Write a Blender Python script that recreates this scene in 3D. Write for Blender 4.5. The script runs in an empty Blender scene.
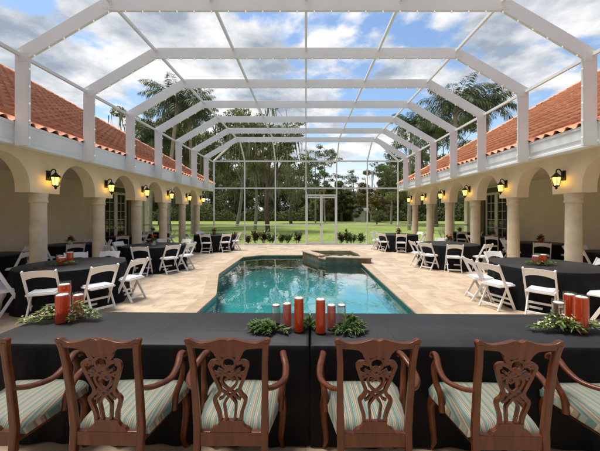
import bpy, math, random
import numpy as np
from mathutils import Vector, Matrix
from mathutils.geometry import tessellate_polygon

random.seed(7)
SC = bpy.context.scene
COL = SC.collection
PI = math.pi
R = math.radians

# ---------------------------------------------------------------- camera
cam_d = bpy.data.cameras.new('camera')
cam = bpy.data.objects.new('camera', cam_d)
COL.objects.link(cam)
cam.location = (0, 0, 1.76)
cam.rotation_euler = (R(90), 0, 0)
cam_d.sensor_fit = 'HORIZONTAL'
cam_d.sensor_width = 36
cam_d.lens = 18
cam_d.shift_x = -0.010
cam_d.shift_y = -0.0205
cam_d.clip_start = 0.05
cam_d.clip_end = 2000
SC.camera = cam

# ---------------------------------------------------------------- world, sun, exposure
SUN_EL, SUN_AZ = 72, 285          # azimuth clockwise from +Y (from the left)
world = bpy.data.worlds.new('World')
SC.world = world
world.use_nodes = True
wn, wl = world.node_tree.nodes, world.node_tree.links
for n in list(wn):
    wn.remove(n)
def W(t, **k):
    n = wn.new(t)
    for a, b in k.items():
        setattr(n, a, b)
    return n
def wmath(op, a, b=None, c=None):
    n = W('ShaderNodeMath', operation=op)
    for i, v in enumerate((a, b, c)):
        if v is None:
            continue
        if isinstance(v, (int, float)):
            n.inputs[i].default_value = v
        else:
            wl.new(v, n.inputs[i])
    return n.outputs[0]
w_out = W('ShaderNodeOutputWorld')
w_bg = W('ShaderNodeBackground')
w_bg.inputs['Strength'].default_value = 0.074
sky = W('ShaderNodeTexSky', sky_type='NISHITA')
sky.sun_disc = False
sky.sun_elevation = R(SUN_EL)
sky.sun_rotation = R(SUN_AZ)
sky.air_density = 1.2
sky.dust_density = 0.6
sky.ozone_density = 2.0
w_tc = W('ShaderNodeTexCoord')
w_sep = W('ShaderNodeSeparateXYZ')
wl.new(w_tc.outputs['Generated'], w_sep.inputs[0])
zc = wmath('ADD', wmath('MAXIMUM', w_sep.outputs[2], 0.0), 0.16)
cu = wmath('DIVIDE', w_sep.outputs[0], zc)
cv = wmath('DIVIDE', w_sep.outputs[1], zc)
w_cmb = W('ShaderNodeCombineXYZ')
wl.new(cu, w_cmb.inputs[0]); wl.new(cv, w_cmb.inputs[1]); w_cmb.inputs[2].default_value = 3.7
def wnoise(scale, detail, rough, dist=0.0):
    n = W('ShaderNodeTexNoise')
    n.inputs['Scale'].default_value = scale
    n.inputs['Detail'].default_value = detail
    n.inputs['Roughness'].default_value = rough
    n.inputs['Distortion'].default_value = dist
    wl.new(w_cmb.outputs[0], n.inputs['Vector'])
    return n.outputs['Fac']
n1 = wnoise(1.75, 11, 0.56, 0.15)
n2 = wnoise(2.9, 9, 0.58, 0.1)
# more cloud to the left of the view, thinner to the right
bias = wmath('MULTIPLY', cu, -0.075)
bias = wmath('ADD', wmath('MINIMUM', wmath('MAXIMUM', bias, -0.075), 0.12), 0.03)
cov = wmath('ADD', n1, bias)
mr = W('ShaderNodeMapRange', interpolation_type='SMOOTHSTEP')
mr.inputs['From Min'].default_value = 0.465
mr.inputs['From Max'].default_value = 0.555
wl.new(cov, mr.inputs['Value'])
shade = W('ShaderNodeValToRGB')
cr = shade.color_ramp
cr.elements[0].position = 0.36; cr.elements[0].color = (2.5, 2.95, 3.6, 1)
cr.elements[1].position = 0.62; cr.elements[1].color = (7.1, 7.1, 7.1, 1)
wl.new(n2, shade.inputs['Fac'])
mixc = W('ShaderNodeMix', data_type='RGBA')
wl.new(mr.outputs[0], mixc.inputs['Factor'])
skyb = W('ShaderNodeMix', data_type='RGBA', blend_type='MULTIPLY')
skyb.inputs['Factor'].default_value = 1.0
skyb.inputs['B'].default_value = (1.22, 1.27, 1.30, 1)
wl.new(sky.outputs[0], skyb.inputs['A'])
wl.new(skyb.outputs['Result'], mixc.inputs['A'])
wl.new(shade.outputs['Color'], mixc.inputs['B'])
# pale haze toward the horizon
hz = W('ShaderNodeMapRange', interpolation_type='SMOOTHSTEP')
hz.inputs['From Min'].default_value = 0.0
hz.inputs['From Max'].default_value = 0.30
hz.inputs['To Min'].default_value = 0.75
hz.inputs['To Max'].default_value = 0.0
wl.new(w_sep.outputs[2], hz.inputs['Value'])
mixh = W('ShaderNodeMix', data_type='RGBA')
wl.new(hz.outputs[0], mixh.inputs['Factor'])
wl.new(mixc.outputs['Result'], mixh.inputs['A'])
mixh.inputs['B'].default_value = (7.0, 7.3, 7.4, 1)
wl.new(mixh.outputs['Result'], w_bg.inputs['Color'])
wl.new(w_bg.outputs[0], w_out.inputs['Surface'])

sun_d = bpy.data.lights.new('sun', 'SUN')
sun_d.energy = 2.7
sun_d.angle = R(22)
sun_d.color = (1.0, 0.93, 0.83)
sun = bpy.data.objects.new('sun', sun_d)
COL.objects.link(sun)
sun.location = (-12, 2, 14)
_az, _el = R(SUN_AZ), R(SUN_EL)
_dir = Vector((math.sin(_az) * math.cos(_el), math.cos(_az) * math.cos(_el), math.sin(_el)))
sun.rotation_euler = _dir.to_track_quat('Z', 'Y').to_euler()

vs = SC.view_settings
vs.view_transform = 'Standard'
vs.look = 'None'
vs.gamma = 1.0
vs.use_curve_mapping = False
vs.exposure = 1.0
SC.render.engine = 'CYCLES'
SC.cycles.use_denoising = True
SC.cycles.max_bounces = 10
SC.cycles.diffuse_bounces = 7
SC.cycles.transparent_max_bounces = 16
SC.cycles.sample_clamp_indirect = 6
SC.cycles.caustics_reflective = False
SC.cycles.caustics_refractive = False

# ================================================================= helpers
class MB:
    def __init__(self):
        self.v, self.f, self.m = [], [], []
        self.mi = 0
    def add(self, vs, fs):
        b = len(self.v)
        self.v += [tuple(p) for p in vs]
        for f in fs:
            self.f.append([b + i for i in f]); self.m.append(self.mi)
    def box(self, c, s, rz=0.0, rx=0.0):
        x, y, z = s[0] / 2, s[1] / 2, s[2] / 2
        vs = [Vector((a * x, b * y, d * z)) for a in (-1, 1) for b in (-1, 1) for d in (-1, 1)]
        M = Matrix.Rotation(rz, 3, 'Z') @ Matrix.Rotation(rx, 3, 'X')
        vs = [M @ p + Vector(c) for p in vs]
        self.add(vs, [(0, 1, 3, 2), (4, 6, 7, 5), (0, 4, 5, 1), (2, 3, 7, 6), (0, 2, 6, 4), (1, 5, 7, 3)])
    def bar(self, p0, p1, w, h, up=(0, 0, 1)):
        p0, p1 = Vector(p0), Vector(p1)
        t = (p1 - p0).normalized()
        u = Vector(up)
        if abs(t.dot(u)) > 0.98:
            u = Vector((0, 1, 0))
        s = t.cross(u).normalized(); u = s.cross(t)
        vs = []
        for p in (p0, p1):
            for a, b in ((-1, -1), (1, -1), (1, 1), (-1, 1)):
                vs.append(p + s * (a * w / 2) + u * (b * h / 2))
        self.add(vs, [(3, 2, 1, 0), (4, 5, 6, 7), (0, 1, 5, 4), (1, 2, 6, 5), (2, 3, 7, 6), (3, 0, 4, 7)])
    def tube(self, pts, rad, n=8, flat=1.0):
        pts = [Vector(p) for p in pts]
        if not isinstance(rad, (list, tuple)):
            rad = [rad] * len(pts)
        vs = []; fs = []
        ref = Vector((0.31, 0.2, 0.93))
        for i, p in enumerate(pts):
            t = (pts[min(i + 1, len(pts) - 1)] - pts[max(i - 1, 0)]).normalized()
            u = ref - t * t.dot(ref)
            if u.length < 0.05:
                u = Vector((1, 0, 0)) - t * t.x
            u.normalize(); w = t.cross(u)
            ref = u
            for k in range(n):
                a = 2 * PI * k / n
                vs.append(p + (u * math.cos(a) * flat + w * math.sin(a)) * rad[i])
        for i in range(len(pts) - 1):
            for k in range(n):
                k2 = (k + 1) % n
                fs.append((i * n + k, i * n + k2, (i + 1) * n + k2, (i + 1) * n + k))
        fs.append(tuple(range(n - 1, -1, -1)))
        fs.append(tuple((len(pts) - 1) * n + k for k in range(n)))
        self.add(vs, fs)
    def lathe(self, prof, n=24, c=(0, 0, 0), wob=None):
        vs = []; fs = []
        for (r, z) in prof:
            for k in range(n):
                a = 2 * PI * k / n
                rr = r if wob is None else r + wob(a, z)
                vs.append((c[0] + rr * math.cos(a), c[1] + rr * math.sin(a), c[2] + z))
        for i in range(len(prof) - 1):
            for k in range(n):
                k2 = (k + 1) % n
                fs.append((i * n + k, i * n + k2, (i + 1) * n + k2, (i + 1) * n + k))
        fs.append(tuple(range(n - 1, -1, -1)))
        fs.append(tuple((len(prof) - 1) * n + k for k in range(n)))
        self.add(vs, fs)
    def prism(self, pts, f0, f1):
        """closed 2D outline pts; f0/f1 map a 2D point to the two end faces"""
        n = len(pts)
        vs = [f0(p) for p in pts] + [f1(p) for p in pts]
        fs = [tuple(range(n)), tuple(range(2 * n - 1, n - 1, -1))]
        for i in range(n):
            j = (i + 1) % n
            fs.append((i, i + n, j + n, j))
        self.add(vs, fs)
    def poly_sheet(self, loops, z):
        """flat sheet with holes"""
        tri = tessellate_polygon([[Vector((x, y, 0)) for x, y in l] for l in loops])
        flat = [p for l in loops for p in l]
        vs = [(x, y, z) for x, y in flat]
        fs = []
        for t in tri:
            a, b, c = [Vector((flat[i][0], flat[i][1])) for i in t]
            cr_ = (b - a).cross(c - a)
            fs.append(tuple(t) if cr_ > 0 else tuple(reversed(t)))
        self.add(vs, fs)
    def build(self, name, mat, parent=None, smooth=False, bevel=0.0, loc=None, angle=40):
        me = bpy.data.meshes.new(name)
        me.from_pydata(self.v, [], self.f)
        mats = mat if isinstance(mat, (list, tuple)) else [mat]
        for m in mats:
            me.materials.append(m)
        if len(mats) > 1:
            me.polygons.foreach_set('material_index', self.m)
        import bmesh
        bm = bmesh.new(); bm.from_mesh(me)
        bmesh.ops.recalc_face_normals(bm, faces=bm.faces)
        bm.to_mesh(me); bm.free()
        if smooth:
            me.polygons.foreach_set('use_smooth', [True] * len(me.polygons))
            try:
                me.set_sharp_from_angle(angle=R(angle))
            except Exception:
                pass
        me.update()
        o = bpy.data.objects.new(name, me)
        COL.objects.link(o)
        if parent is not None:
            o.parent = parent
        if loc is not None:
            o.location = loc
        if bevel:
            b = o.modifiers.new('bevel', 'BEVEL')
            b.width = bevel; b.segments = 2; b.limit_method = 'ANGLE'; b.angle_limit = R(40)
        return o

def tag(o, label=None, cat=None, group=None, kind=None):
    if label: o['label'] = label
    if cat: o['category'] = cat
    if group: o['group'] = group
    if kind: o['kind'] = kind
    return o
def thing(name, label, cat, loc=(0, 0, 0), rz=0.0, group=None):
    o = bpy.data.objects.new(name, None)
    o.empty_display_size = 0.2
    COL.objects.link(o)
    o.location = loc; o.rotation_euler = (0, 0, rz)
    return tag(o, label, cat, group)
KIDS = {}
def copy_tree(o, parent=None):
    c = o.copy(); COL.objects.link(c)
    c.parent = parent
    for ch in o.children:
        copy_tree(ch, c)
    return c
def catmull(pts, n=6):
    P = [Vector(p) for p in pts]
    out = []
    for i in range(len(P) - 1):
        p0 = P[max(i - 1, 0)]; p1 = P[i]; p2 = P[i + 1]; p3 = P[min(i + 2, len(P) - 1)]
        for k in range(n):
            t = k / n
            out.append(0.5 * ((2 * p1) + (p2 - p0) * t + (2 * p0 - 5 * p1 + 4 * p2 - p3) * t * t + (3 * p1 - p0 - 3 * p2 + p3) * t ** 3))
    out.append(P[-1])
    return out
def lerp(a, b, t): return a + (b - a) * t
def smooth_profile(pts, n=6):
    return [(p[0], p[1]) for p in catmull([(a, b, 0) for a, b in pts], n)]

# ================================================================= materials
def mat_base(name):
    m = bpy.data.materials.new(name)
    m.use_nodes = True
    nt = m.node_tree
    return m, nt.nodes, nt.links, nt.nodes['Principled BSDF']
def mat(name, c1, c2=None, rough=0.6, scale=8.0, detail=5, bump=0.0, bscale=None, spec=0.5, metal=0.0,
        stretch=(1, 1, 1), coat=0.0, sheen=0.0, rand=0.0, transl=0.0, lo=0.35, hi=0.65, dirt=None):
    m, N, L, P = mat_base(name)
    P.inputs['Roughness'].default_value = rough
    P.inputs['Metallic'].default_value = metal
    P.inputs['Specular IOR Level'].default_value = spec
    P.inputs['Coat Weight'].default_value = coat
    P.inputs['Coat Roughness'].default_value = 0.15
    P.inputs['Sheen Weight'].default_value = sheen
    tc = N.new('ShaderNodeTexCoord')
    mp = N.new('ShaderNodeMapping'); mp.inputs['Scale'].default_value = stretch
    L.new(tc.outputs['Object'], mp.inputs[0])
    nz = N.new('ShaderNodeTexNoise'); nz.inputs['Scale'].default_value = scale; nz.inputs['Detail'].default_value = detail
    nz.inputs['Roughness'].default_value = 0.6
    L.new(mp.outputs[0], nz.inputs['Vector'])
    c2 = c2 or tuple(x * 0.82 for x in c1)
    rp = N.new('ShaderNodeValToRGB')
    rp.color_ramp.elements[0].position = lo; rp.color_ramp.elements[0].color = (*c1, 1)
    rp.color_ramp.elements[1].position = hi; rp.color_ramp.elements[1].color = (*c2, 1)
    L.new(nz.outputs['Fac'], rp.inputs['Fac'])
    col = rp.outputs['Color']
    if dirt:
        d2 = N.new('ShaderNodeTexNoise'); d2.inputs['Scale'].default_value = dirt[1]; d2.inputs['Detail'].default_value = 6
        L.new(mp.outputs[0], d2.inputs['Vector'])
        r2 = N.new('ShaderNodeMapRange'); r2.inputs['From Min'].default_value = 0.52; r2.inputs['From Max'].default_value = 0.75
        r2.inputs['To Max'].default_value = dirt[2]
        L.new(d2.outputs['Fac'], r2.inputs['Value'])
        mx = N.new('ShaderNodeMix'); mx.data_type = 'RGBA'
        L.new(r2.outputs[0], mx.inputs['Factor']); L.new(col, mx.inputs['A']); mx.inputs['B'].default_value = (*dirt[0], 1)
        col = mx.outputs['Result']
    if rand:
        oi = N.new('ShaderNodeObjectInfo')
        hs = N.new('ShaderNodeHueSaturation')
        mr_ = N.new('ShaderNodeMapRange'); mr_.inputs['To Min'].default_value = 1 - rand; mr_.inputs['To Max'].default_value = 1 + rand
        L.new(oi.outputs['Random'], mr_.inputs['Value']); L.new(mr_.outputs[0], hs.inputs['Value'])
        L.new(col, hs.inputs['Color']); col = hs.outputs['Color']
    L.new(col, P.inputs['Base Color'])
    if bump:
        b = N.new('ShaderNodeBump'); b.inputs['Strength'].default_value = bump; b.inputs['Distance'].default_value = 0.01
        nb = N.new('ShaderNodeTexNoise'); nb.inputs['Scale'].default_value = bscale or scale * 4; nb.inputs['Detail'].default_value = 6
        L.new(mp.outputs[0], nb.inputs['Vector']); L.new(nb.outputs['Fac'], b.inputs['Height'])
        L.new(b.outputs[0], P.inputs['Normal'])
    if transl:
        out = N['Material Output']
        tr = N.new('ShaderNodeBsdfTranslucent'); L.new(col, tr.inputs['Color'])
        ms = N.new('ShaderNodeMixShader'); ms.inputs[0].default_value = transl
        L.new(P.outputs[0], ms.inputs[1]); L.new(tr.outputs[0], ms.inputs[2]); L.new(ms.outputs[0], out.inputs['Surface'])
    return m
def add_wrinkles(m, scale, strength, dist, stretch=(1, 1, 1)):
    N, L = m.node_tree.nodes, m.node_tree.links
    P = N['Principled BSDF']
    old = P.inputs['Normal'].links[0].from_node if P.inputs['Normal'].links else None
    tc = N.new('ShaderNodeTexCoord'); mp = N.new('ShaderNodeMapping'); mp.inputs['Scale'].default_value = stretch
    L.new(tc.outputs['Object'], mp.inputs[0])
    nz = N.new('ShaderNodeTexNoise'); nz.inputs['Scale'].default_value = scale; nz.inputs['Detail'].default_value = 3; nz.inputs['Distortion'].default_value = 1.2
    L.new(mp.outputs[0], nz.inputs['Vector'])
    b = N.new('ShaderNodeBump'); b.inputs['Strength'].default_value = strength; b.inputs['Distance'].default_value = dist
    L.new(nz.outputs['Fac'], b.inputs['Height'])
    if old is not None:
        L.new(old.outputs[0], b.inputs['Normal'])
    L.new(b.outputs[0], P.inputs['Normal'])
def add_creases(m, pitch, strength):
    N, L = m.node_tree.nodes, m.node_tree.links
    P = N['Principled BSDF']
    old = P.inputs['Normal'].links[0].from_node
    tc = N.new('ShaderNodeTexCoord'); sp = N.new('ShaderNodeSeparateXYZ'); L.new(tc.outputs['Object'], sp.inputs[0])
    hs = []
    for ax, pt in ((0, pitch), (1, pitch * 0.42)):
        a = N.new('ShaderNodeMath'); a.operation = 'PINGPONG'; a.inputs[1].default_value = pt / 2
        L.new(sp.outputs[ax], a.inputs[0])
        r = N.new('ShaderNodeMapRange'); r.interpolation_type = 'SMOOTHSTEP'; r.inputs['From Max'].default_value = 0.014
        r.inputs['To Min'].default_value = 1; r.inputs['To Max'].default_value = 0
        L.new(a.outputs[0], r.inputs['Value']); hs.append(r.outputs[0])
    mx = N.new('ShaderNodeMath'); mx.operation = 'MAXIMUM'; L.new(hs[0], mx.inputs[0]); L.new(hs[1], mx.inputs[1])
    b = N.new('ShaderNodeBump'); b.inputs['Strength'].default_value = strength; b.inputs['Distance'].default_value = 0.006
    L.new(mx.outputs[0], b.inputs['Height']); L.new(old.outputs[0], b.inputs['Normal']); L.new(b.outputs[0], P.inputs['Normal'])
def emis_mat(name, col, strength, base=(0.8, 0.7, 0.5)):
    m, N, L, P = mat_base(name)
    P.inputs['Base Color'].default_value = (*base, 1)
    P.inputs['Emission Color'].default_value = (*col, 1)
    P.inputs['Emission Strength'].default_value = strength
    P.inputs['Roughness'].default_value = 0.3
    return m
def schlick(N, L, f0, normal=None, gain=1.0):
    lw = N.new('ShaderNodeLayerWeight'); lw.inputs['Blend'].default_value = 0.5
    if normal is not None:
        L.new(normal, lw.inputs['Normal'])
    p = N.new('ShaderNodeMath'); p.operation = 'POWER'; p.inputs[1].default_value = 5.0
    L.new(lw.outputs['Facing'], p.inputs[0])
    m = N.new('ShaderNodeMath'); m.operation = 'MULTIPLY_ADD'; m.inputs[1].default_value = gain * (1 - f0); m.inputs[2].default_value = f0
    m.use_clamp = True
    L.new(p.outputs[0], m.inputs[0])
    return m.outputs[0]
def clear_mat(name, tint, f0=0.03, rough=0.0, bump=0.0, bscale=6.0, bdist=0.01, stretch=(1, 1, 1), body=None, body_mix=0.0, gain=1.0):
    """thin clear pane, coloured water or water sheet: tinted see-through (plus a little
    scattering body colour) under a Fresnel reflection"""
    m, N, L, P = mat_base(name)
    N.remove(P)
    out = N['Material Output']
    tr = N.new('ShaderNodeBsdfTransparent'); tr.inputs['Color'].default_value = (*tint, 1)
    base = tr.outputs[0]
    if body:
        t2 = N.new('ShaderNodeBsdfTranslucent'); t2.inputs['Color'].default_value = (*body, 1)
        df = N.new('ShaderNodeBsdfDiffuse'); df.inputs['Color'].default_value = (*body, 1)
        mm = N.new('ShaderNodeMixShader'); mm.inputs[0].default_value = 0.5
        L.new(t2.outputs[0], mm.inputs[1]); L.new(df.outputs[0], mm.inputs[2])
        m2 = N.new('ShaderNodeMixShader'); m2.inputs[0].default_value = body_mix
        L.new(base, m2.inputs[1]); L.new(mm.outputs[0], m2.inputs[2]); base = m2.outputs[0]
    gl = N.new('ShaderNodeBsdfGlossy'); gl.inputs['Roughness'].default_value = rough
    ms = N.new('ShaderNodeMixShader')
    nrm = None
    if bump:
        tc = N.new('ShaderNodeTexCoord')
        mp = N.new('ShaderNodeMapping'); mp.inputs['Scale'].default_value = stretch
        L.new(tc.outputs['Object'], mp.inputs[0])
        nz = N.new('ShaderNodeTexNoise'); nz.inputs['Scale'].default_value = bscale; nz.inputs['Detail'].default_value = 4
        nz.inputs['Distortion'].default_value = 0.6
        L.new(mp.outputs[0], nz.inputs['Vector'])
        b = N.new('ShaderNodeBump'); b.inputs['Strength'].default_value = bump; b.inputs['Distance'].default_value = bdist
        L.new(nz.outputs['Fac'], b.inputs['Height'])
        L.new(b.outputs[0], gl.inputs['Normal']); nrm = b.outputs[0]
    L.new(schlick(N, L, f0, nrm, gain), ms.inputs[0])
    L.new(base, ms.inputs[1]); L.new(gl.outputs[0], ms.inputs[2])
    L.new(ms.outputs[0], out.inputs['Surface'])
    return m

M = {}
M['stucco'] = mat('stucco', (0.77, 0.68, 0.52), (0.70, 0.61, 0.46), rough=0.9, scale=1.6, bump=0.35, bscale=60)
M['stone_column'] = mat('stone_column', (0.70, 0.61, 0.46), (0.60, 0.51, 0.37), rough=0.85, scale=3.0, bump=0.25, bscale=40,
                        dirt=((0.42, 0.34, 0.23), 2.2, 0.5))
M['soffit'] = mat('soffit', (0.76, 0.69, 0.55), rough=0.9, scale=2, bump=0.2, bscale=50)
M['aluminium'] = mat('white_aluminium', (0.72, 0.76, 0.775), (0.67, 0.705, 0.72), rough=0.42, scale=1.2, dirt=((0.55, 0.52, 0.48), 0.9, 0.35))
M['gutter'] = mat('gutter_paint', (0.78, 0.81, 0.86), (0.72, 0.75, 0.79), rough=0.35, scale=1.0, dirt=((0.5, 0.49, 0.46), 1.4, 0.5))
M['resin'] = mat('white_resin', (0.80, 0.79, 0.79), (0.76, 0.75, 0.75), rough=0.4, scale=5, rand=0.03)
M['vinyl'] = mat('white_vinyl', (0.80, 0.81, 0.85), (0.76, 0.77, 0.81), rough=0.35, scale=6)
M['cloth_shaded_skirt'] = mat('shaded_skirt_cloth', (0.006, 0.006, 0.0072), (0.010, 0.010, 0.012), rough=0.8, scale=3, bump=0.12, bscale=90, sheen=0.0, spec=0.12)  # skirt of the tablecloths, its shade put into a darker colour
M['cloth_lit_top'] = mat('lit_top_cloth', (0.011, 0.012, 0.0145), (0.018, 0.019, 0.0225), rough=0.6, scale=1.4, bump=0.10, bscale=120, sheen=0.05, spec=0.32)  # same cloth on the top face, lightened in colour for the sky on it
add_wrinkles(M['cloth_lit_top'], 1.8, 0.35, 0.04, (1, 1.6, 1))
add_wrinkles(M['cloth_shaded_skirt'], 2.2, 0.6, 0.05, (1.6, 1.6, 0.35))
add_creases(M['cloth_lit_top'], 0.66, 0.16)
M['mahogany'] = mat('mahogany', (0.122, 0.033, 0.0090), (0.050, 0.0120, 0.0036), rough=0.34, spec=0.3, scale=5, stretch=(5, 5, 0.9), coat=0.12, bump=0.015, bscale=30, lo=0.3, hi=0.7)
M['iron'] = mat('black_iron', (0.012, 0.011, 0.010), (0.02, 0.017, 0.014), rough=0.45, scale=20, metal=0.3)
M['lamp_glass'] = emis_mat('amber_lamp_glass', (1.0, 0.52, 0.045), 4.8, (0.8, 0.6, 0.2))
M['bulb'] = emis_mat('bulb_glass', (1.0, 0.82, 0.70), 0.10, (0.85, 0.80, 0.76))
M['cable'] = mat('white_cable', (0.6, 0.6, 0.6), rough=0.5)
M['brown_wood'] = mat('brown_door_frame', (0.10, 0.055, 0.025), (0.07, 0.035, 0.016), rough=0.5, scale=6, stretch=(5, 5, 0.8))
M['white_paint'] = mat('white_door_paint', (0.74, 0.72, 0.66), rough=0.4, scale=3)
M['dark_glass'] = mat('dark_window_glass', (0.012, 0.013, 0.013), (0.03, 0.028, 0.025), rough=0.04, scale=1.2, spec=0.8)
M['brass'] = mat('brass', (0.55, 0.38, 0.13), rough=0.3, metal=1.0)
M['plaster'] = mat('pool_plaster', (0.060, 0.370, 0.395), (0.040, 0.300, 0.330), rough=0.7, scale=1.5)
M['pool_tile'] = mat('waterline_tile', (0.05, 0.11, 0.11), (0.09, 0.14, 0.12), rough=0.25, scale=9, lo=0.45, hi=0.55)
M['spa_stone'] = mat('spa_stone', (0.20, 0.14, 0.085), (0.11, 0.075, 0.045), rough=0.6, scale=5, bump=0.3, bscale=14, lo=0.42, hi=0.58)
M['water'] = clear_mat('pool_water', (0.62, 0.97, 0.96), 0.085, 0.0, bump=0.10, bscale=1.5, bdist=0.07, stretch=(1.6, 0.7, 1), gain=2.3)
M['glass'] = clear_mat('clear_glass', (0.97, 0.98, 0.98), 0.035, gain=0.7)
M['wax'] = mat('white_wax', (0.80, 0.76, 0.70), rough=0.45)
M['candle_red'] = mat('red_candle', (0.50, 0.03, 0.03), rough=0.4)
def liquid(name, tint, body, mixv):
    m, N, L, P = mat_base(name)
    N.remove(P)
    rf = N.new('ShaderNodeBsdfRefraction'); rf.inputs['IOR'].default_value = 1.08; rf.inputs['Roughness'].default_value = 0.05
    rf.inputs['Color'].default_value = (*tint, 1)
    t2 = N.new('ShaderNodeBsdfTranslucent'); t2.inputs['Color'].default_value = (*body, 1)
    df = N.new('ShaderNodeBsdfDiffuse'); df.inputs['Color'].default_value = (*body, 1)
    mm = N.new('ShaderNodeMixShader'); mm.inputs[0].default_value = 0.45
    L.new(t2.outputs[0], mm.inputs[1]); L.new(df.outputs[0], mm.inputs[2])
    m2 = N.new('ShaderNodeMixShader'); m2.inputs[0].default_value = mixv
    L.new(rf.outputs[0], m2.inputs[1]); L.new(mm.outputs[0], m2.inputs[2])
    L.new(m2.outputs[0], N['Material Output'].inputs['Surface'])
    return m
M['liquid_red'] = liquid('red_water', (1.0, 0.30, 0.14), (1.0, 0.15, 0.022), 0.68)
M['liquid_pink'] = liquid('pink_water', (1.0, 0.52, 0.48), (1.0, 0.30, 0.26), 0.55)
M['liquid_clear'] = liquid('pale_water', (1.0, 0.90, 0.86), (0.9, 0.74, 0.68), 0.15)
M['leaf_table'] = mat('garland_leaf', (0.06, 0.12, 0.024), (0.12, 0.19, 0.045), rough=0.5, scale=20, transl=0.2)
M['leaf_pale'] = mat('pale_sprig', (0.28, 0.36, 0.08), (0.50, 0.53, 0.20), rough=0.6, scale=25, transl=0.2)
M['petal_white'] = mat('white_petal', (0.80, 0.77, 0.55), rough=0.6, scale=30)
M['petal_red'] = mat('red_petal', (0.42, 0.035, 0.025), (0.55, 0.12, 0.03), rough=0.6, scale=18)
M['bark'] = mat('bark', (0.14, 0.105, 0.075), (0.07, 0.052, 0.038), rough=0.95, scale=6, stretch=(3, 3, 0.6), bump=0.6, bscale=9)
M['bark_pale'] = mat('pale_bark', (0.36, 0.31, 0.25), (0.22, 0.185, 0.145), rough=0.95, scale=5, stretch=(3, 3, 0.6), bump=0.5, bscale=9)
M['oak_leaf'] = mat('oak_leaf', (0.11, 0.13, 0.042), (0.19, 0.20, 0.076), rough=0.7, scale=0.6, detail=4, transl=0.5, rand=0.15)
M['pine_leaf'] = mat('pine_leaf', (0.075, 0.105, 0.034), (0.135, 0.165, 0.062), rough=0.7, scale=0.7, detail=4, transl=0.45, rand=0.15)
M['rust_leaf'] = mat('rust_leaf', (0.15, 0.105, 0.035), (0.20, 0.15, 0.055), rough=0.7, scale=0.6, detail=4, transl=0.25)
M['palm_leaf'] = mat('palm_leaf', (0.040, 0.065, 0.020), (0.085, 0.115, 0.04), rough=0.5, scale=0.8, detail=4, transl=0.25)
M['moss'] = mat('hanging_moss', (0.24, 0.25, 0.16), (0.17, 0.18, 0.11), rough=0.9, scale=1.5, transl=0.3)
M['wood_leaf'] = mat('woodland_leaf', (0.095, 0.12, 0.042), (0.20, 0.21, 0.088), rough=0.8, scale=0.16, detail=6, transl=0.4, lo=0.4, hi=0.62)
M['shrub_leaf'] = mat('shrub_leaf', (0.045, 0.09, 0.022), (0.10, 0.15, 0.04), rough=0.6, scale=2.5, transl=0.25)
M['ti_leaf'] = mat('dark_red_leaf', (0.10, 0.035, 0.030), (0.060, 0.060, 0.025), rough=0.45, scale=3.5, transl=0.25)

def seat_stripe():
    m, N, L, P = mat_base('striped_seat_fabric')
    P.inputs['Roughness'].default_value = 0.75
    P.inputs['Sheen Weight'].default_value = 0.15
    tc = N.new('ShaderNodeTexCoord'); sp = N.new('ShaderNodeSeparateXYZ')
    L.new(tc.outputs['Object'], sp.inputs[0])
    mu = N.new('ShaderNodeMath'); mu.operation = 'MULTIPLY'; mu.inputs[1].default_value = 1 / 0.088
    L.new(sp.outputs[0], mu.inputs[0])
    ad = N.new('ShaderNodeMath'); ad.operation = 'ADD'; ad.inputs[1].default_value = 20.3
    L.new(mu.outputs[0], ad.inputs[0])
    fr = N.new('ShaderNodeMath'); fr.operation = 'FRACT'; L.new(ad.outputs[0], fr.inputs[0])
    rp = N.new('ShaderNodeValToRGB'); rp.color_ramp.interpolation = 'CONSTANT'
    teal = (0.105, 0.185, 0.165); cream = (0.40, 0.35, 0.26); rose = (0.24, 0.13, 0.085); pale = (0.24, 0.27, 0.215); dk = (0.08, 0.085, 0.07); tan = (0.26, 0.20, 0.115)
    stops = [(0, teal), (0.16, cream), (0.19, teal), (0.24, pale), (0.36, rose), (0.41, cream), (0.46, tan), (0.52, dk), (0.545, pale),
             (0.62, teal), (0.72, cream), (0.75, pale), (0.83, rose), (0.86, cream), (0.91, tan), (0.95, dk), (0.97, pale)]
    e = rp.color_ramp.elements
    e[0].position = 0; e[0].color = (*stops[0][1], 1)
    e[1].position = stops[1][0]; e[1].color = (*stops[1][1], 1)
    for p, c in stops[2:]:
        k = e.new(p); k.color = (*c, 1)
    L.new(fr.outputs[0], rp.inputs['Fac'])
    nz = N.new('ShaderNodeTexNoise'); nz.inputs['Scale'].default_value = 260; L.new(tc.outputs['Object'], nz.inputs['Vector'])
    mx = N.new('ShaderNodeMix'); mx.data_type = 'RGBA'; mx.blend_type = 'MULTIPLY'; mx.inputs['Factor'].default_value = 0.35
    L.new(rp.outputs['Color'], mx.inputs['A']); L.new(nz.outputs['Color'], mx.inputs['B'])
    L.new(mx.outputs['Result'], P.inputs['Base Color'])
    b = N.new('ShaderNodeBump'); b.inputs['Strength'].default_value = 0.2; b.inputs['Distance'].default_value = 0.002
    L.new(nz.outputs['Fac'], b.inputs['Height']); L.new(b.outputs[0], P.inputs['Normal'])
    return m
M['stripe'] = seat_stripe()

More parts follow.
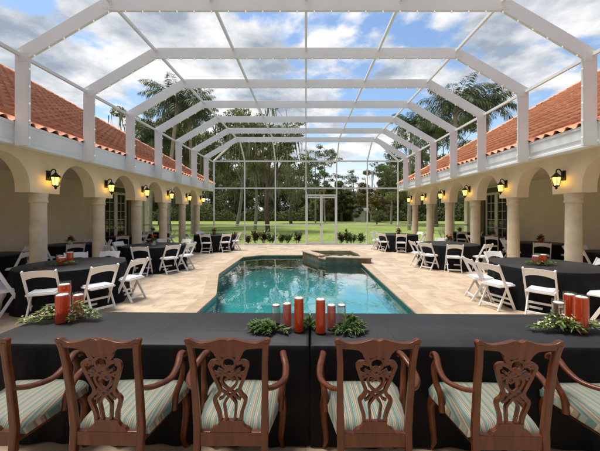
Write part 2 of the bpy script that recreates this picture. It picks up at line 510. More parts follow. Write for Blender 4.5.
def travertine():
    m, N, L, P = mat_base('travertine')
    tc = N.new('ShaderNodeTexCoord')
    br = N.new('ShaderNodeTexBrick')
    br.offset = 0.4; br.offset_frequency = 2; br.squash = 0.62; br.squash_frequency = 3
    br.inputs['Color1'].default_value = (0.60, 0.505, 0.39, 1)
    br.inputs['Color2'].default_value = (0.47, 0.375, 0.28, 1)
    br.inputs['Mortar'].default_value = (0.38, 0.31, 0.24, 1)
    br.inputs['Scale'].default_value = 1.0
    br.inputs['Mortar Size'].default_value = 0.004
    br.inputs['Bias'].default_value = -0.15
    br.inputs['Brick Width'].default_value = 0.62
    br.inputs['Row Height'].default_value = 0.41
    L.new(tc.outputs['Object'], br.inputs['Vector'])
    n1_ = N.new('ShaderNodeTexNoise'); n1_.inputs['Scale'].default_value = 3.2; n1_.inputs['Detail'].default_value = 8; n1_.inputs['Roughness'].default_value = 0.65
    n1_.inputs['Distortion'].default_value = 0.8
    L.new(tc.outputs['Object'], n1_.inputs['Vector'])
    rp = N.new('ShaderNodeValToRGB')
    rp.color_ramp.elements[0].position = 0.3; rp.color_ramp.elements[0].color = (0.74, 0.69, 0.66, 1)
    rp.color_ramp.elements[1].position = 0.7; rp.color_ramp.elements[1].color = (1.15, 1.12, 1.08, 1)
    L.new(n1_.outputs['Fac'], rp.inputs['Fac'])
    mx = N.new('ShaderNodeMix'); mx.data_type = 'RGBA'; mx.blend_type = 'MULTIPLY'; mx.inputs['Factor'].default_value = 1
    L.new(br.outputs['Color'], mx.inputs['A']); L.new(rp.outputs['Color'], mx.inputs['B'])
    L.new(mx.outputs['Result'], P.inputs['Base Color'])
    rr = N.new('ShaderNodeMapRange'); rr.inputs['To Min'].default_value = 0.30; rr.inputs['To Max'].default_value = 0.62
    L.new(n1_.outputs['Fac'], rr.inputs['Value']); L.new(rr.outputs[0], P.inputs['Roughness'])
    b = N.new('ShaderNodeBump'); b.inputs['Strength'].default_value = 0.25; b.inputs['Distance'].default_value = 0.004
    L.new(br.outputs['Fac'], b.inputs['Height']); b.invert = True
    L.new(b.outputs[0], P.inputs['Normal'])
    return m
M['travertine'] = travertine()
M['coping'] = mat('travertine_coping', (0.50, 0.39, 0.27), (0.38, 0.28, 0.18), rough=0.5, scale=4, bump=0.1)

def lawn_mat():
    m, N, L, P = mat_base('lawn_grass')
    P.inputs['Roughness'].default_value = 0.9
    P.inputs['Specular IOR Level'].default_value = 0.15
    tc = N.new('ShaderNodeTexCoord')
    a = N.new('ShaderNodeTexNoise'); a.inputs['Scale'].default_value = 0.11; a.inputs['Detail'].default_value = 7; a.inputs['Roughness'].default_value = 0.7
    b = N.new('ShaderNodeTexNoise'); b.inputs['Scale'].default_value = 6; b.inputs['Detail'].default_value = 6
    L.new(tc.outputs['Object'], a.inputs['Vector']); L.new(tc.outputs['Object'], b.inputs['Vector'])
    rp = N.new('ShaderNodeValToRGB'); rp.color_ramp.elements[0].position = 0.35; rp.color_ramp.elements[0].color = (0.155, 0.215, 0.05, 1)
    rp.color_ramp.elements[1].position = 0.66; rp.color_ramp.elements[1].color = (0.265, 0.325, 0.095, 1)
    L.new(a.outputs['Fac'], rp.inputs['Fac'])
    r2 = N.new('ShaderNodeValToRGB'); r2.color_ramp.elements[0].position = 0.3; r2.color_ramp.elements[0].color = (0.6, 0.6, 0.6, 1)
    r2.color_ramp.elements[1].position = 0.7; r2.color_ramp.elements[1].color = (1.25, 1.25, 1.2, 1)
    L.new(b.outputs['Fac'], r2.inputs['Fac'])
    mx = N.new('ShaderNodeMix'); mx.data_type = 'RGBA'; mx.blend_type = 'MULTIPLY'; mx.inputs['Factor'].default_value = 1
    L.new(rp.outputs['Color'], mx.inputs['A']); L.new(r2.outputs['Color'], mx.inputs['B'])
    L.new(mx.outputs['Result'], P.inputs['Base Color'])
    return m
M['lawn'] = lawn_mat()

TILE_W, TILE_L = 0.27, 0.36
def tile_mat():
    m, N, L, P = mat_base('terracotta_tiles')
    P.inputs['Roughness'].default_value = 0.75
    tc = N.new('ShaderNodeTexCoord')
    sp = N.new('ShaderNodeSeparateXYZ'); L.new(tc.outputs['UV'], sp.inputs[0])
    fl = []
    for i in (0, 1):
        f = N.new('ShaderNodeMath'); f.operation = 'FLOOR'; L.new(sp.outputs[i], f.inputs[0]); fl.append(f.outputs[0])
    cb = N.new('ShaderNodeCombineXYZ'); L.new(fl[0], cb.inputs[0]); L.new(fl[1], cb.inputs[1])
    wn_ = N.new('ShaderNodeTexWhiteNoise'); wn_.noise_dimensions = '2D'; L.new(cb.outputs[0], wn_.inputs['Vector'])
    rp = N.new('ShaderNodeValToRGB')
    e = rp.color_ramp.elements
    e[0].position = 0; e[0].color = (0.70, 0.275, 0.150, 1)
    e[1].position = 1; e[1].color = (0.80, 0.37, 0.225, 1)
    L.new(wn_.outputs['Value'], rp.inputs['Fac'])
    nz = N.new('ShaderNodeTexNoise'); nz.inputs['Scale'].default_value = 1.3; nz.inputs['Detail'].default_value = 8
    L.new(tc.outputs['Object'], nz.inputs['Vector'])
    r2 = N.new('ShaderNodeValToRGB'); r2.color_ramp.elements[0].position = 0.3; r2.color_ramp.elements[0].color = (0.82, 0.80, 0.80, 1)
    r2.color_ramp.elements[1].position = 0.7; r2.color_ramp.elements[1].color = (1.12, 1.12, 1.1, 1)
    L.new(nz.outputs['Fac'], r2.inputs['Fac'])
    mx = N.new('ShaderNodeMix'); mx.data_type = 'RGBA'; mx.blend_type = 'MULTIPLY'; mx.inputs['Factor'].default_value = 1
    L.new(rp.outputs['Color'], mx.inputs['A']); L.new(r2.outputs['Color'], mx.inputs['B'])
    L.new(mx.outputs['Result'], P.inputs['Base Color'])
    return m
M['tile'] = tile_mat()

# ================================================================= ground, pool
POOL = [(-1.95, 4.4), (1.96, 4.4), (1.96, 10.50), (0.71, 10.67), (0.46, 11.0), (-0.10, 12.30), (-0.10, 12.57), (-1.84, 12.57), (-2.54, 12.0), (-2.54, 8.66), (-1.95, 6.44)]
SPA = [(0.71, 10.67), (2.27, 10.46), (2.30, 11.6), (2.10, 12.72), (0.05, 12.80), (-0.14, 12.38), (0.46, 11.0)]
def offset(poly, d):
    n = len(poly); out = []
    for i in range(n):
        p0, p1, p2 = Vector(poly[i - 1]), Vector(poly[i]), Vector(poly[(i + 1) % n])
        e1 = (p1 - p0).normalized(); e2 = (p2 - p1).normalized()
        n1v = Vector((e1.y, -e1.x)); n2v = Vector((e2.y, -e2.x))
        b = (n1v + n2v); b = b / max(0.3, 1 + n1v.dot(n2v))
        out.append((p1.x + b.x * d, p1.y + b.y * d))
    return out
X_DECK, Y0, Y1 = 9.15, -4.0, 17.05
# combined hole = pool + spa
HOLE = [(-1.95, 4.4), (1.96, 4.4), (1.96, 10.50), (2.27, 10.46), (2.30, 11.6), (2.10, 12.72), (0.05, 12.80), (-0.10, 12.57), (-1.84, 12.57), (-2.54, 12.0), (-2.54, 8.66), (-1.95, 6.44)]
mb = MB()
mb.poly_sheet([[(-X_DECK, Y0), (X_DECK, Y0), (X_DECK, Y1), (-X_DECK, Y1)], list(reversed(HOLE))], 0.0)
for a, b in (((-X_DECK, Y1), (X_DECK, Y1)),):
    mb.add([(a[0], a[1], 0), (b[0], b[1], 0), (b[0], b[1], -0.08), (a[0], a[1], -0.08)], [(0, 1, 2, 3)])
tag(mb.build('patio', M['travertine']), kind='structure')
mb = MB()
FAR = 260
for (xa, xb, ya, yb) in ((-FAR, FAR, Y1, FAR), (-FAR, -X_DECK, -60, Y1), (X_DECK, FAR, -60, Y1), (-X_DECK, X_DECK, -60, Y0)):
    mb.add([(xa, ya, -0.05), (xb, ya, -0.05), (xb, yb, -0.05), (xa, yb, -0.05)], [(0, 1, 2, 3)])
tag(mb.build('lawn', M['lawn']), kind='structure')

def wall_loop(mb, poly, z0, z1, close=True):
    n = len(poly)
    vs = [(x, y, z0) for x, y in poly] + [(x, y, z1) for x, y in poly]
    mb.add(vs, [(i, (i + 1) % n, (i + 1) % n + n, i + n) for i in range(n)])
pool = thing('swimming_pool', 'angular swimming pool with teal water set in the travertine patio', 'pool', (0, 8.5, -1.35))
def sh(poly): return [(x, y - 8.5) for x, y in poly]
PZ = 1.35
mb = MB(); P_ = sh(POOL)
wall_loop(mb, P_, 0.78, PZ - 0.24); mb.poly_sheet([P_], 0.78)
mb.build('basin', M['plaster'], pool)
mb = MB(); wall_loop(mb, offset(P_, -0.004), PZ - 0.26, PZ - 0.022); mb.build('waterline_tile', M['pool_tile'], pool)
mb = MB()
hole = sh(HOLE); inn, outr = offset(hole, -0.025), offset(hole, 0.26)
n = len(hole)
for i in range(n):
    j = (i + 1) % n
    if 2 <= i <= 6:      # spa side has no pool coping
        continue
    if i == 7:
        pass
    q = [inn[i], inn[j], outr[j], outr[i]]
    mb.prism(q, lambda p: (p[0], p[1], PZ - 0.03), lambda p: (p[0], p[1], PZ + 0.012))
mb.build('coping', M['coping'], pool, bevel=0.008)
mb = MB(); mb.poly_sheet([POOL], 0.0)
tag(mb.build('pool_water', M['water'], loc=(0, 0, -0.085)), kind='structure')

spa = thing('raised_spa', 'raised stone spa with travertine rim at the far end of the pool', 'hot tub', (1.1, 11.6, -1.35))
def sp_(poly): return [(x - 1.1, y - 11.6) for x, y in poly]
S_ = sp_(SPA); SI = offset(S_, -0.27)
mb = MB(); wall_loop(mb, S_, 0, PZ + 0.165); mb.build('wall', M['spa_stone'], spa)
mb = MB(); wall_loop(mb, SI, PZ - 0.5, PZ + 0.165); mb.poly_sheet([SI], PZ - 0.5); mb.build('basin', M['coping'], spa)
mb = MB(); so, si = offset(S_, 0.03), offset(S_, -0.30)
n = len(S_)
for i in range(n):
    j = (i + 1) % n
    z0, z1 = (PZ + 0.165, PZ + 0.21)
    if i == n - 1:
        z0, z1 = (PZ + 0.10, PZ + 0.145)
    mb.prism([so[i], so[j], si[j], si[i]], lambda p: (p[0], p[1], z0), lambda p: (p[0], p[1], z1))
mb.build('coping', M['coping'], spa, bevel=0.01)
mb = MB(); mb.poly_sheet([offset(SPA, -0.27)], 0.0)
tag(mb.build('spa_water', M['water'], loc=(0, 0, 0.115)), kind='structure')

# ================================================================= arcade wings
COL_D0, COL_S = 6.65, 1.93
WX0, WX1 = 5.77, 6.09       # arcade wall faces
XBACK = 9.1
YEND = 17.25
ARCH_Z0, ARCH_Z1, WALL_TOP = 2.20, 2.95, 3.12
KMIN, KMAX = -2, 5
PIER = 0.375
def build_wing(s):
    side = 'left' if s < 0 else 'right'
    root = thing('arcade_building', f'beige arcaded wing with terracotta tiled roof on the {side} of the pool', 'building', (s * 7.4, 8, 0), 0, 'arcaded wings beside the pool')
    def T(x, y, z): return (s * x - s * 7.4, y - 8, z)
    # arcade wall with arches
    mb = MB()
    ys = []
    y_start = COL_D0 + COL_S * KMIN - PIER
    prof = [(y_start, ARCH_Z0)]
    for k in range(KMIN, KMAX + 1):
        yc = COL_D0 + COL_S * k
        if k > KMIN:
            pass
        prof.append((yc + PIER, ARCH_Z0))
        if k < KMAX:
            a0, a1 = yc + PIER, yc + COL_S - PIER
            cm, hw = (a0 + a1) / 2, (a1 - a0) / 2
            for q in range(1, 24):
                t = PI - PI * q / 24
                prof.append((cm + hw * math.cos(t), ARCH_Z0 + 0.08 + (ARCH_Z1 - ARCH_Z0 - 0.08) * math.sin(t) ** 0.95))
            prof.append((a1, ARCH_Z0))
    outline = prof + [(prof[-1][0], WALL_TOP), (prof[0][0], WALL_TOP)]
    tri = tessellate_polygon([[Vector((a, b, 0)) for a, b in outline]])
    nn = len(outline)
    vs = [T(WX0, a, b) for a, b in outline] + [T(WX1, a, b) for a, b in outline]
    fs = [tuple(t) for t in tri] + [tuple(i + nn for i in reversed(t)) for t in tri]
    for i in range(nn):
        j = (i + 1) % nn
        fs.append((i, i + nn, j + nn, j))
    mb.add(vs, fs)
    mb.build('arcade_wall', M['stucco'], root, smooth=True, angle=25)
    # columns
    for k in range(KMIN, KMAX + 1):
        yc = COL_D0 + COL_S * k
        x, y, _ = T((WX0 + WX1) / 2, yc, 0)
        mb = MB()
        mb.lathe([(0.152, 0.16), (0.155, 0.5), (0.152, 1.2), (0.146, 1.99)], 28)
        c = mb.build('column', M['stone_column'], root, smooth=True, loc=(x, y, 0))
        mb = MB(); mb.lathe([(0.156, 1.985), (0.170, 2.0), (0.172, 2.03), (0.160, 2.045), (0.160, 2.12), (0.172, 2.15), (0.172, 2.198)], 28)
        mb.build('capital', M['stone_column'], c, smooth=True)
        mb = MB(); mb.box((0, 0, 0.04), (0.42, 0.42, 0.08)); mb.lathe([(0.20, 0.08), (0.21, 0.11), (0.185, 0.15), (0.16, 0.17)], 28)
        mb.build('base', M['stone_column'], c, smooth=True)
    # back wall with a recess for the french door, arcade ceiling
    dy0, dy1 = 13.30, 15.60
    mb = MB()
    y_s = y_start
    for a, b, z0, z1 in ((y_s, dy0, 0, WALL_TOP), (dy1, YEND, 0, WALL_TOP), (dy0, dy1, 3.0, WALL_TOP)):
        p = [T(XBACK, a, z0), T(XBACK + 0.25, a, z0), T(XBACK + 0.25, b, z0), T(XBACK, b, z0), T(XBACK, a, z1), T(XBACK + 0.25, a, z1), T(XBACK + 0.25, b, z1), T(XBACK, b, z1)]
        mb.add(p, [(0, 1, 2, 3), (4, 5, 6, 7), (0, 1, 5, 4), (1, 2, 6, 5), (2, 3, 7, 6), (3, 0, 4, 7)])
    # body of the house behind
    p = [T(XBACK + 0.26, y_s, 0), T(16.4, y_s, 0), T(16.4, YEND - 0.2, 0), T(XBACK + 0.26, YEND - 0.2, 0)]
    p += [(a, b, WALL_TOP - 0.01) for a, b, _ in p]
    mb.add(p, [(0, 1, 5, 4), (1, 2, 6, 5), (2, 3, 7, 6), (3, 0, 4, 7)])
    mb.build('back_wall', M['stucco'], root)
    mb = MB()
    p = [T(WX1, y_s, 3.06), T(XBACK, y_s, 3.06), T(XBACK, YEND, 3.06), T(WX1, YEND, 3.06)]
    mb.add(p + [(a, b, 3.09) for a, b, _ in p], [(0, 1, 2, 3), (4, 5, 6, 7), (0, 1, 5, 4), (1, 2, 6, 5), (2, 3, 7, 6), (3, 0, 4, 7)])
    mb.build('arcade_ceiling', M['soffit'], root)
    # french door
    mb = MB()
    xb = XBACK + 0.10
    def fb(y0_, y1_, z0, z1, x0=xb - 0.05, x1=xb + 0.05):
        a = T(x0, y0_, z0); b = T(x1, y1_, z1)
        mb.box(((a[0] + b[0]) / 2, (a[1] + b[1]) / 2, (z0 + z1) / 2), (abs(b[0] - a[0]), abs(b[1] - a[1]), z1 - z0))
    fb(dy0, dy0 + 0.30, 0, 3.0, XBACK - 0.03, XBACK + 0.14); fb(dy1 - 0.30, dy1, 0, 3.0, XBACK - 0.03, XBACK + 0.14); fb(dy0 + 0.30, dy1 - 0.30, 2.78, 3.0, XBACK - 0.03, XBACK + 0.14)
    door = mb.build('french_door', M['brown_wood'], root, bevel=0.006)
    lw = (dy1 - dy0 - 0.60) / 2
    for q in range(2):
        y0_ = dy0 + 0.30 + q * lw + 0.003; y1_ = y0_ + lw - 0.006
        mb = MB()
        fb(y0_, y0_ + 0.11, 0.02, 2.775); fb(y1_ - 0.11, y1_, 0.02, 2.775)
        fb(y0_ + 0.11, y1_ - 0.11, 2.66, 2.775); fb(y0_ + 0.11, y1_ - 0.11, 0.02, 0.25)
        for zz in np.linspace(0.25, 2.66, 7)[1:-1]:
            fb(y0_ + 0.11, y1_ - 0.11, zz - 0.012, zz + 0.012, xb - 0.03, xb + 0.03)
        ym = (y0_ + y1_) / 2
        fb(ym - 0.012, ym + 0.012, 0.252, 2.658, xb - 0.032, xb + 0.032)
        mb.build('door_leaf', M['white_paint'], door)
        mb = MB(); fb(y0_ + 0.10, y1_ - 0.10, 0.24, 2.67, xb - 0.006, xb + 0.006); mb.build('pane', M['dark_glass'], door)
    mb = MB(); a = T(xb - 0.09, dy0 + 0.30 + lw - 0.05, 1.05); mb.lathe([(0.012, -0.05), (0.025, -0.04), (0.025, 0.04), (0.012, 0.05)], 10, a)
    mb.build('handle', M['brass'], door, smooth=True)
    # gutter and soffit
    mb = MB()
    gp = [(5.48, 3.015), (5.315, 3.015), (5.30, 3.03), (5.30, 3.075), (5.33, 3.09), (5.33, 3.13), (5.305, 3.18), (5.30, 3.37), (5.28, 3.38), (5.28, 3.43), (5.31, 3.435), (5.33, 3.40), (5.48, 3.40)]
    mb.prism(gp, lambda p: T(p[0], y_s, p[1]), lambda p: T(p[0], YEND + 0.1, p[1]))
    mb.build('gutter', M['gutter'], root)
    mb = MB()
    mb.prism([(5.48, 3.06), (WX0, 3.06), (WX0, 3.11), (5.48, 3.11)], lambda p: T(p[0], y_s, p[1]), lambda p: T(p[0], YEND + 0.05, p[1]))
    mb.prism([(WX0, 3.04), (9.3, 3.04), (9.3, 3.055), (WX0, 3.055)], lambda p: T(p[0], COL_D0 + COL_S * 5 + PIER + 0.002, p[1]), lambda p: T(p[0], YEND + 0.05, p[1]))
    mb.build('soffit', M['soffit'], root)
    # roof
    ex, ez, slope = 5.345, 3.400, 0.628
    run = 6.1; yh = YEND + 0.15; yn = y_s - 0.3
    ncourse = int(run * math.sqrt(1 + slope * slope) / TILE_L)
    dt = run / ncourse
    npt = int((yh - yn) / TILE_W * 8)
    yy = np.linspace(yn, yh, npt + 1)
    ph = (yy / TILE_W) % 1.0
    wave = np.where(ph < 0.62, np.sin(ph / 0.62 * PI) * 0.058, -np.sin((ph - 0.62) / 0.38 * PI) * 0.02)
    rows = []
    nrm = Vector((-slope, 0, 1)).normalized()     # x measured outward from the eave in local side coords
    for c in range(ncourse):
        for e, lift in ((-0.07, 0.062), (1.06, 0.0)):
            rows.append((dt * (c + e), c, lift))
    verts = []; uvs = []
    for (t, c, lift) in rows:
        ymax = yh - t
        jit = 0.006 * np.sin(yy * 3.1 + c * 1.7)
        h = wave + lift + jit
        for q in range(npt + 1):
            y = min(yy[q], ymax)
            hh = h[q] if yy[q] <= ymax else 0.02
            verts.append(T(ex + t + nrm.x * hh - 0.03, y, ez + slope * t + nrm.z * hh))
            uvs.append((math.floor(y / TILE_W - 0.001) + (yy[q] / TILE_W) % 1.0, c + (0.1 if lift else 0.9)))
    faces = []
    w = npt + 1
    for r in range(len(rows) - 1):
        ymax = yh - rows[r][0]
        for q in range(npt):
            if yy[q] < ymax:
                f = (r * w + q, r * w + q + 1, (r + 1) * w + q + 1, (r + 1) * w + q)
                faces.append(f if s < 0 else tuple(reversed(f)))
    me = bpy.data.meshes.new('roof')
    me.from_pydata(verts, [], faces)
    uvl = me.uv_layers.new(name='UVMap')
    li = np.zeros(len(me.loops), dtype=np.int32); me.loops.foreach_get('vertex_index', li)
    # tile id per face: use the face's first corner so a face never straddles two ids
    uva = np.array(uvs)[li]
    fs4 = uva.reshape(-1, 4, 2)
    fc = np.floor(np.repeat([[ (yy[q] + yy[q + 1]) / 2 / TILE_W, r // 2] for r in range(len(rows) - 1) for q in range(npt) if yy[q] < yh - rows[r][0]], 4, axis=0)) + 0.5
    uvl.data.foreach_set('uv', fc.astype(np.float32).ravel())
    me.materials.append(M['tile'])
    me.polygons.foreach_set('use_smooth', [True] * len(me.polygons))
    me.update()
    roof = bpy.data.objects.new('roof', me); COL.objects.link(roof); roof.parent = root
    mb = MB()
    rz = ez + slope * run
    A = T(ex, yh, ez - 0.02); B = T(ex + run, yh - run, rz - 0.02); C = T(ex + 2 * run, yh, ez - 0.02)
    D = T(ex + run, yn, rz - 0.02); E = T(ex + 2 * run, yn, ez - 0.02); F = T(ex, yn, ez - 0.02)
    mb.add([A, B, C, D, E, F], [(0, 1, 2), (1, 3, 4, 2), (0, 5, 3, 1), (5, 4, 3), (0, 2, 4, 5)])
    mb.build('hip_slope', M['tile'], roof)
    mb = MB()
    for (p, q) in ((T(ex - 0.02, yh + 0.02, ez + 0.02), T(ex + run, yh - run, rz + 0.03)), (T(ex + run, yn, rz + 0.03), T(ex + run, yh - run, rz + 0.03))):
        p, q = Vector(p), Vector(q); L_ = (q - p).length; m_ = int(L_ / 0.38)
        for i in range(m_):
            mb.tube([p.lerp(q, i / m_), p.lerp(q, (i + 1.05) / m_)], [0.125, 0.10], 10)
    mb.build('ridge_cap', M['tile'], roof, smooth=True)
    mb = MB()
    p = [T(5.36, YEND + 0.02, 3.1), T(16.4, YEND + 0.02, 3.1), T(16.4, YEND + 0.02, 3.38), T(5.36, YEND + 0.02, 3.38)]
    mb.add(p + [(a, b + 0.08, c) for a, b, c in p], [(0, 1, 2, 3), (4, 5, 6, 7), (0, 1, 5, 4), (1, 2, 6, 5), (2, 3, 7, 6), (3, 0, 4, 7)])
    mb.build('fascia', M['gutter'], root)
    return root
build_wing(-1); build_wing(1)

# unseen house, added behind the camera to block sky light on chairs and beams
hs = thing('sky_blocking_house', 'cream two storey house added unseen behind the viewer to hold back sky light', 'house', (0, -2.8, 0))
mb = MB()
for (xa, xb, za, zb) in ((-9.1, -1.5, 0, 6.0), (1.5, 9.1, 0, 6.0), (-1.5, 1.5, 2.7, 6.0)):
    mb.box(((xa + xb) / 2, -0.2, (za + zb) / 2), (xb - xa, 0.4, zb - za))
mb.build('wall', M['stucco'], hs)
mb = MB()
for x in (-1.44, -0.03, 0.03, 1.44):
    mb.box((x, -0.25, 1.35), (0.055, 0.08, 2.7))
for z in (0.06, 2.64):
    mb.box((0, -0.25, z), (2.8, 0.07, 0.10))
d_ = mb.build('door', M['white_paint'], hs)
mb = MB(); mb.box((0, -0.27, 1.35), (2.8, 0.012, 2.5)); mb.build('pane', M['dark_glass'], d_)
mb = MB(); mb.prism([(0.6, 6.0), (-0.4, 6.0), (-6.0, 8.6), (-6.0, 8.8), (0.6, 6.15)], lambda p: (-9.6, p[0], p[1]), lambda p: (9.6, p[0], p[1]))
mb.build('roof', M['tile'], hs)

# ================================================================= wall lanterns
def make_lantern():
    root = thing('wall_lantern', 'x', 'lantern', (0, 0, 0), 0, 'lit lanterns on the arcade piers')
    mb = MB(); mb.box((-0.012, 0, 0.10), (0.024, 0.11, 0.22)); mb.box((-0.03, 0, 0.10), (0.03, 0.05, 0.12)); mb.build('wall_plate', M['iron'], root, bevel=0.006)
    mb = MB(); pts = catmull([(-0.03, 0, 0.10), (-0.06, 0, 0.19), (-0.115, 0, 0.245), (-0.165, 0, 0.22), (-0.17, 0, 0.165)], 6)
    mb.tube(pts, 0.013, 8); mb.build('arm', M['iron'], root, smooth=True)
    cx = -0.17
    mb = MB(); mb.lathe([(0.018, 0.17), (0.03, 0.155), (0.04, 0.14), (0.105, 0.075), (0.108, 0.06), (0.09, 0.06)], 6, (cx, 0, 0))
    mb.build('hood', M['iron'], root)
    mb = MB(); mb.lathe([(0.055, -0.115), (0.082, 0.058)], 6, (cx, 0, 0)); mb.build('lamp_glass', M['lamp_glass'], root)
    mb = MB()
    for k in range(6):
        a = 2 * PI * k / 6
        mb.bar((cx + 0.058 * math.cos(a), 0.058 * math.sin(a), -0.118), (cx + 0.086 * math.cos(a), 0.086 * math.sin(a), 0.06), 0.011, 0.011)
    mb.build('cage_bars', M['iron'], root)
    mb = MB(); mb.lathe([(0.066, -0.114), (0.066, -0.13), (0.035, -0.15), (0.02, -0.165), (0.028, -0.18), (0.018, -0.197), (0.004, -0.21)], 10, (cx, 0, 0))
    mb.build('finial', M['iron'], root, smooth=True)
    return root
lantern = None
ORD = ['nearest', 'second', 'third', 'fourth', 'fifth', 'farthest']
for s in (-1, 1):
    for k in range(6):
        if lantern is None:
            lantern = make_lantern(); o = lantern
        else:
            o = copy_tree(lantern)
        o.location = (s * (WX0 - 0.002), COL_D0 + COL_S * k + 0.06, 2.50)
        o.rotation_euler = (0, 0, 0 if s > 0 else PI)
        o['label'] = f"black wall lantern with amber glass on the {ORD[k]} {'left' if s < 0 else 'right'} arcade pier"

# ================================================================= screen enclosure
FY = [5.45 + 1.67 * k for k in range(-2, 7)]
enc = thing('screen_enclosure', 'white aluminium pool screen enclosure with mansard roof beams over the courtyard', 'screen enclosure', (0, 16.8, 0))
def E_(x, y, z): return (x, y - 16.8, z)
IN = [(5.02, 2.985), (5.02, 4.57), (3.55, 5.43)]
OU = [(5.27, 2.985), (5.27, 4.71), (3.62, 5.68)]
TH = 0.05
def enc_prism(name, pts, y):
    mb = MB(); mb.prism(pts, lambda p: E_(p[0], y - TH / 2, p[1]), lambda p: E_(p[0], y + TH / 2, p[1]))
    return mb.build(name, M['aluminium'], enc, bevel=0.004)
for y in FY:
    for s in (-1, 1):
        enc_prism('post', [(s * 5.02, 2.985), (s * 5.27, 2.985), (s * 5.27, 4.71), (s * 5.02, 4.57)], y)
        enc_prism('rafter', [(s * 5.02, 4.574), (s * 5.27, 4.714), (s * 3.622, 5.68), (s * 3.552, 5.43)], y)
    for s in (-1, 1):
        for (px_, pz_) in ((5.125, 4.60), (3.60, 5.54)):
            mb = MB(); mb.box(E_(s * px_, y - TH / 2 - 0.003, pz_), (0.17, 0.006, 0.17))
            for ax_ in (-1, 0, 1):
                for az_ in (-1, 1):
                    mb.box(E_(s * px_ + ax_ * 0.06, y - TH / 2 - 0.008, pz_ + az_ * 0.055), (0.014, 0.006, 0.014))
            mb.build('gusset_plate', M['aluminium'], enc)
    enc_prism('roof_beam', [(-3.55, 5.43), (3.55, 5.43), (3.62, 5.68), (-3.62, 5.68)], y)
def purlin(x, z, nm='purlin', w=0.05, h=0.06):
    for i in range(len(FY) - 1):
        mb = MB(); mb.bar(E_(x, FY[i] + TH / 2, z), E_(x, FY[i + 1] - TH / 2, z), w, h)
        mb.build(nm, M['aluminium'], enc)
for x, z in ((3.55, 5.60), (-3.55, 5.60), (1.72, 5.63), (-1.72, 5.63), (0, 5.63), (5.2, 4.64), (-5.2, 4.64)):
    purlin(x, z)
# end wall
YW = 16.8
XS = [-5.15 + 1.7167 * i for i in range(7)]
for i, x in enumerate(XS):
    w = 0.06
    mb = MB(); mb.bar(E_(x, YW, 0.0), E_(x, YW, 4.72), w, 0.08, (0, 1, 0)); mb.build('mullion', M['aluminium'], enc)
    if 0 < i < 6:
        mb = MB(); mb.bar(E_(x, YW, 4.70), E_(x, FY[-1] + 0.02, 5.58), w, 0.07); mb.build('end_rafter', M['aluminium'], enc)
for s in (-1, 1):
    mb = MB(); mb.bar(E_(s * 5.15, YW, 4.70), E_(s * 3.58, FY[-1] + 0.02, 5.58), 0.07, 0.09); mb.build('hip_rafter', M['aluminium'], enc)
    mb = MB(); mb.bar(E_(s * 5.2, FY[-1] + TH / 2, 4.64), E_(s * 5.2, YW - 0.03, 4.64), 0.05, 0.06); mb.build('purlin', M['aluminium'], enc)
for z, hh in ((0.035, 0.07), (1.105, 0.055), (3.16, 0.075), (4.67, 0.085)):
    for i in range(6):
        if z == 1.105 and i == 3:
            continue
        mb = MB(); mb.bar(E_(XS[i] + 0.03, YW, z), E_(XS[i + 1] - 0.03, YW, z), 0.05, hh); mb.build('rail', M['aluminium'], enc)
for s in (-1, 1):
    for z in (0.035, 1.105):
        mb = MB(); mb.bar(E_(s * 5.18, YW, z), E_(s * 9.1, YW, z), 0.05, 0.055); mb.build('rail', M['aluminium'], enc)
    for x in (7.1, 9.05):
        mb = MB(); mb.bar(E_(s * x, YW, 0), E_(s * x, YW, 3.03), 0.05, 0.05, (0, 1, 0)); mb.build('mullion', M['aluminium'], enc)
# double screen door in the fourth bay
dx0, dx1, dz = XS[3] + 0.035, XS[4] - 0.035, 2.77
mb = MB(); mb.bar(E_(dx0, YW, dz), E_(dx1, YW, dz), 0.055, 0.08); dr = mb.build('screen_door', M['aluminium'], enc)
xm = (dx0 + dx1) / 2
for a, b in ((dx0, xm - 0.004), (xm + 0.004, dx1)):
    mb = MB()
    mb.box(E_(a + 0.032, YW, dz / 2 - 0.025), (0.064, 0.045, dz - 0.05)); mb.box(E_(b - 0.032, YW, dz / 2 - 0.025), (0.064, 0.045, dz - 0.05))
    for z in (0.10, 1.10, dz - 0.12):
        mb.box(E_((a + b) / 2, YW, z), (b - a - 0.128, 0.04, 0.08 if z != 1.10 else 0.055))
    mb.build('door_leaf', M['aluminium'], dr)
mb = MB(); mb.box(E_(xm - 0.05, YW - 0.05, 1.12), (0.02, 0.05, 0.14)); mb.build('handle', M['iron'], dr)

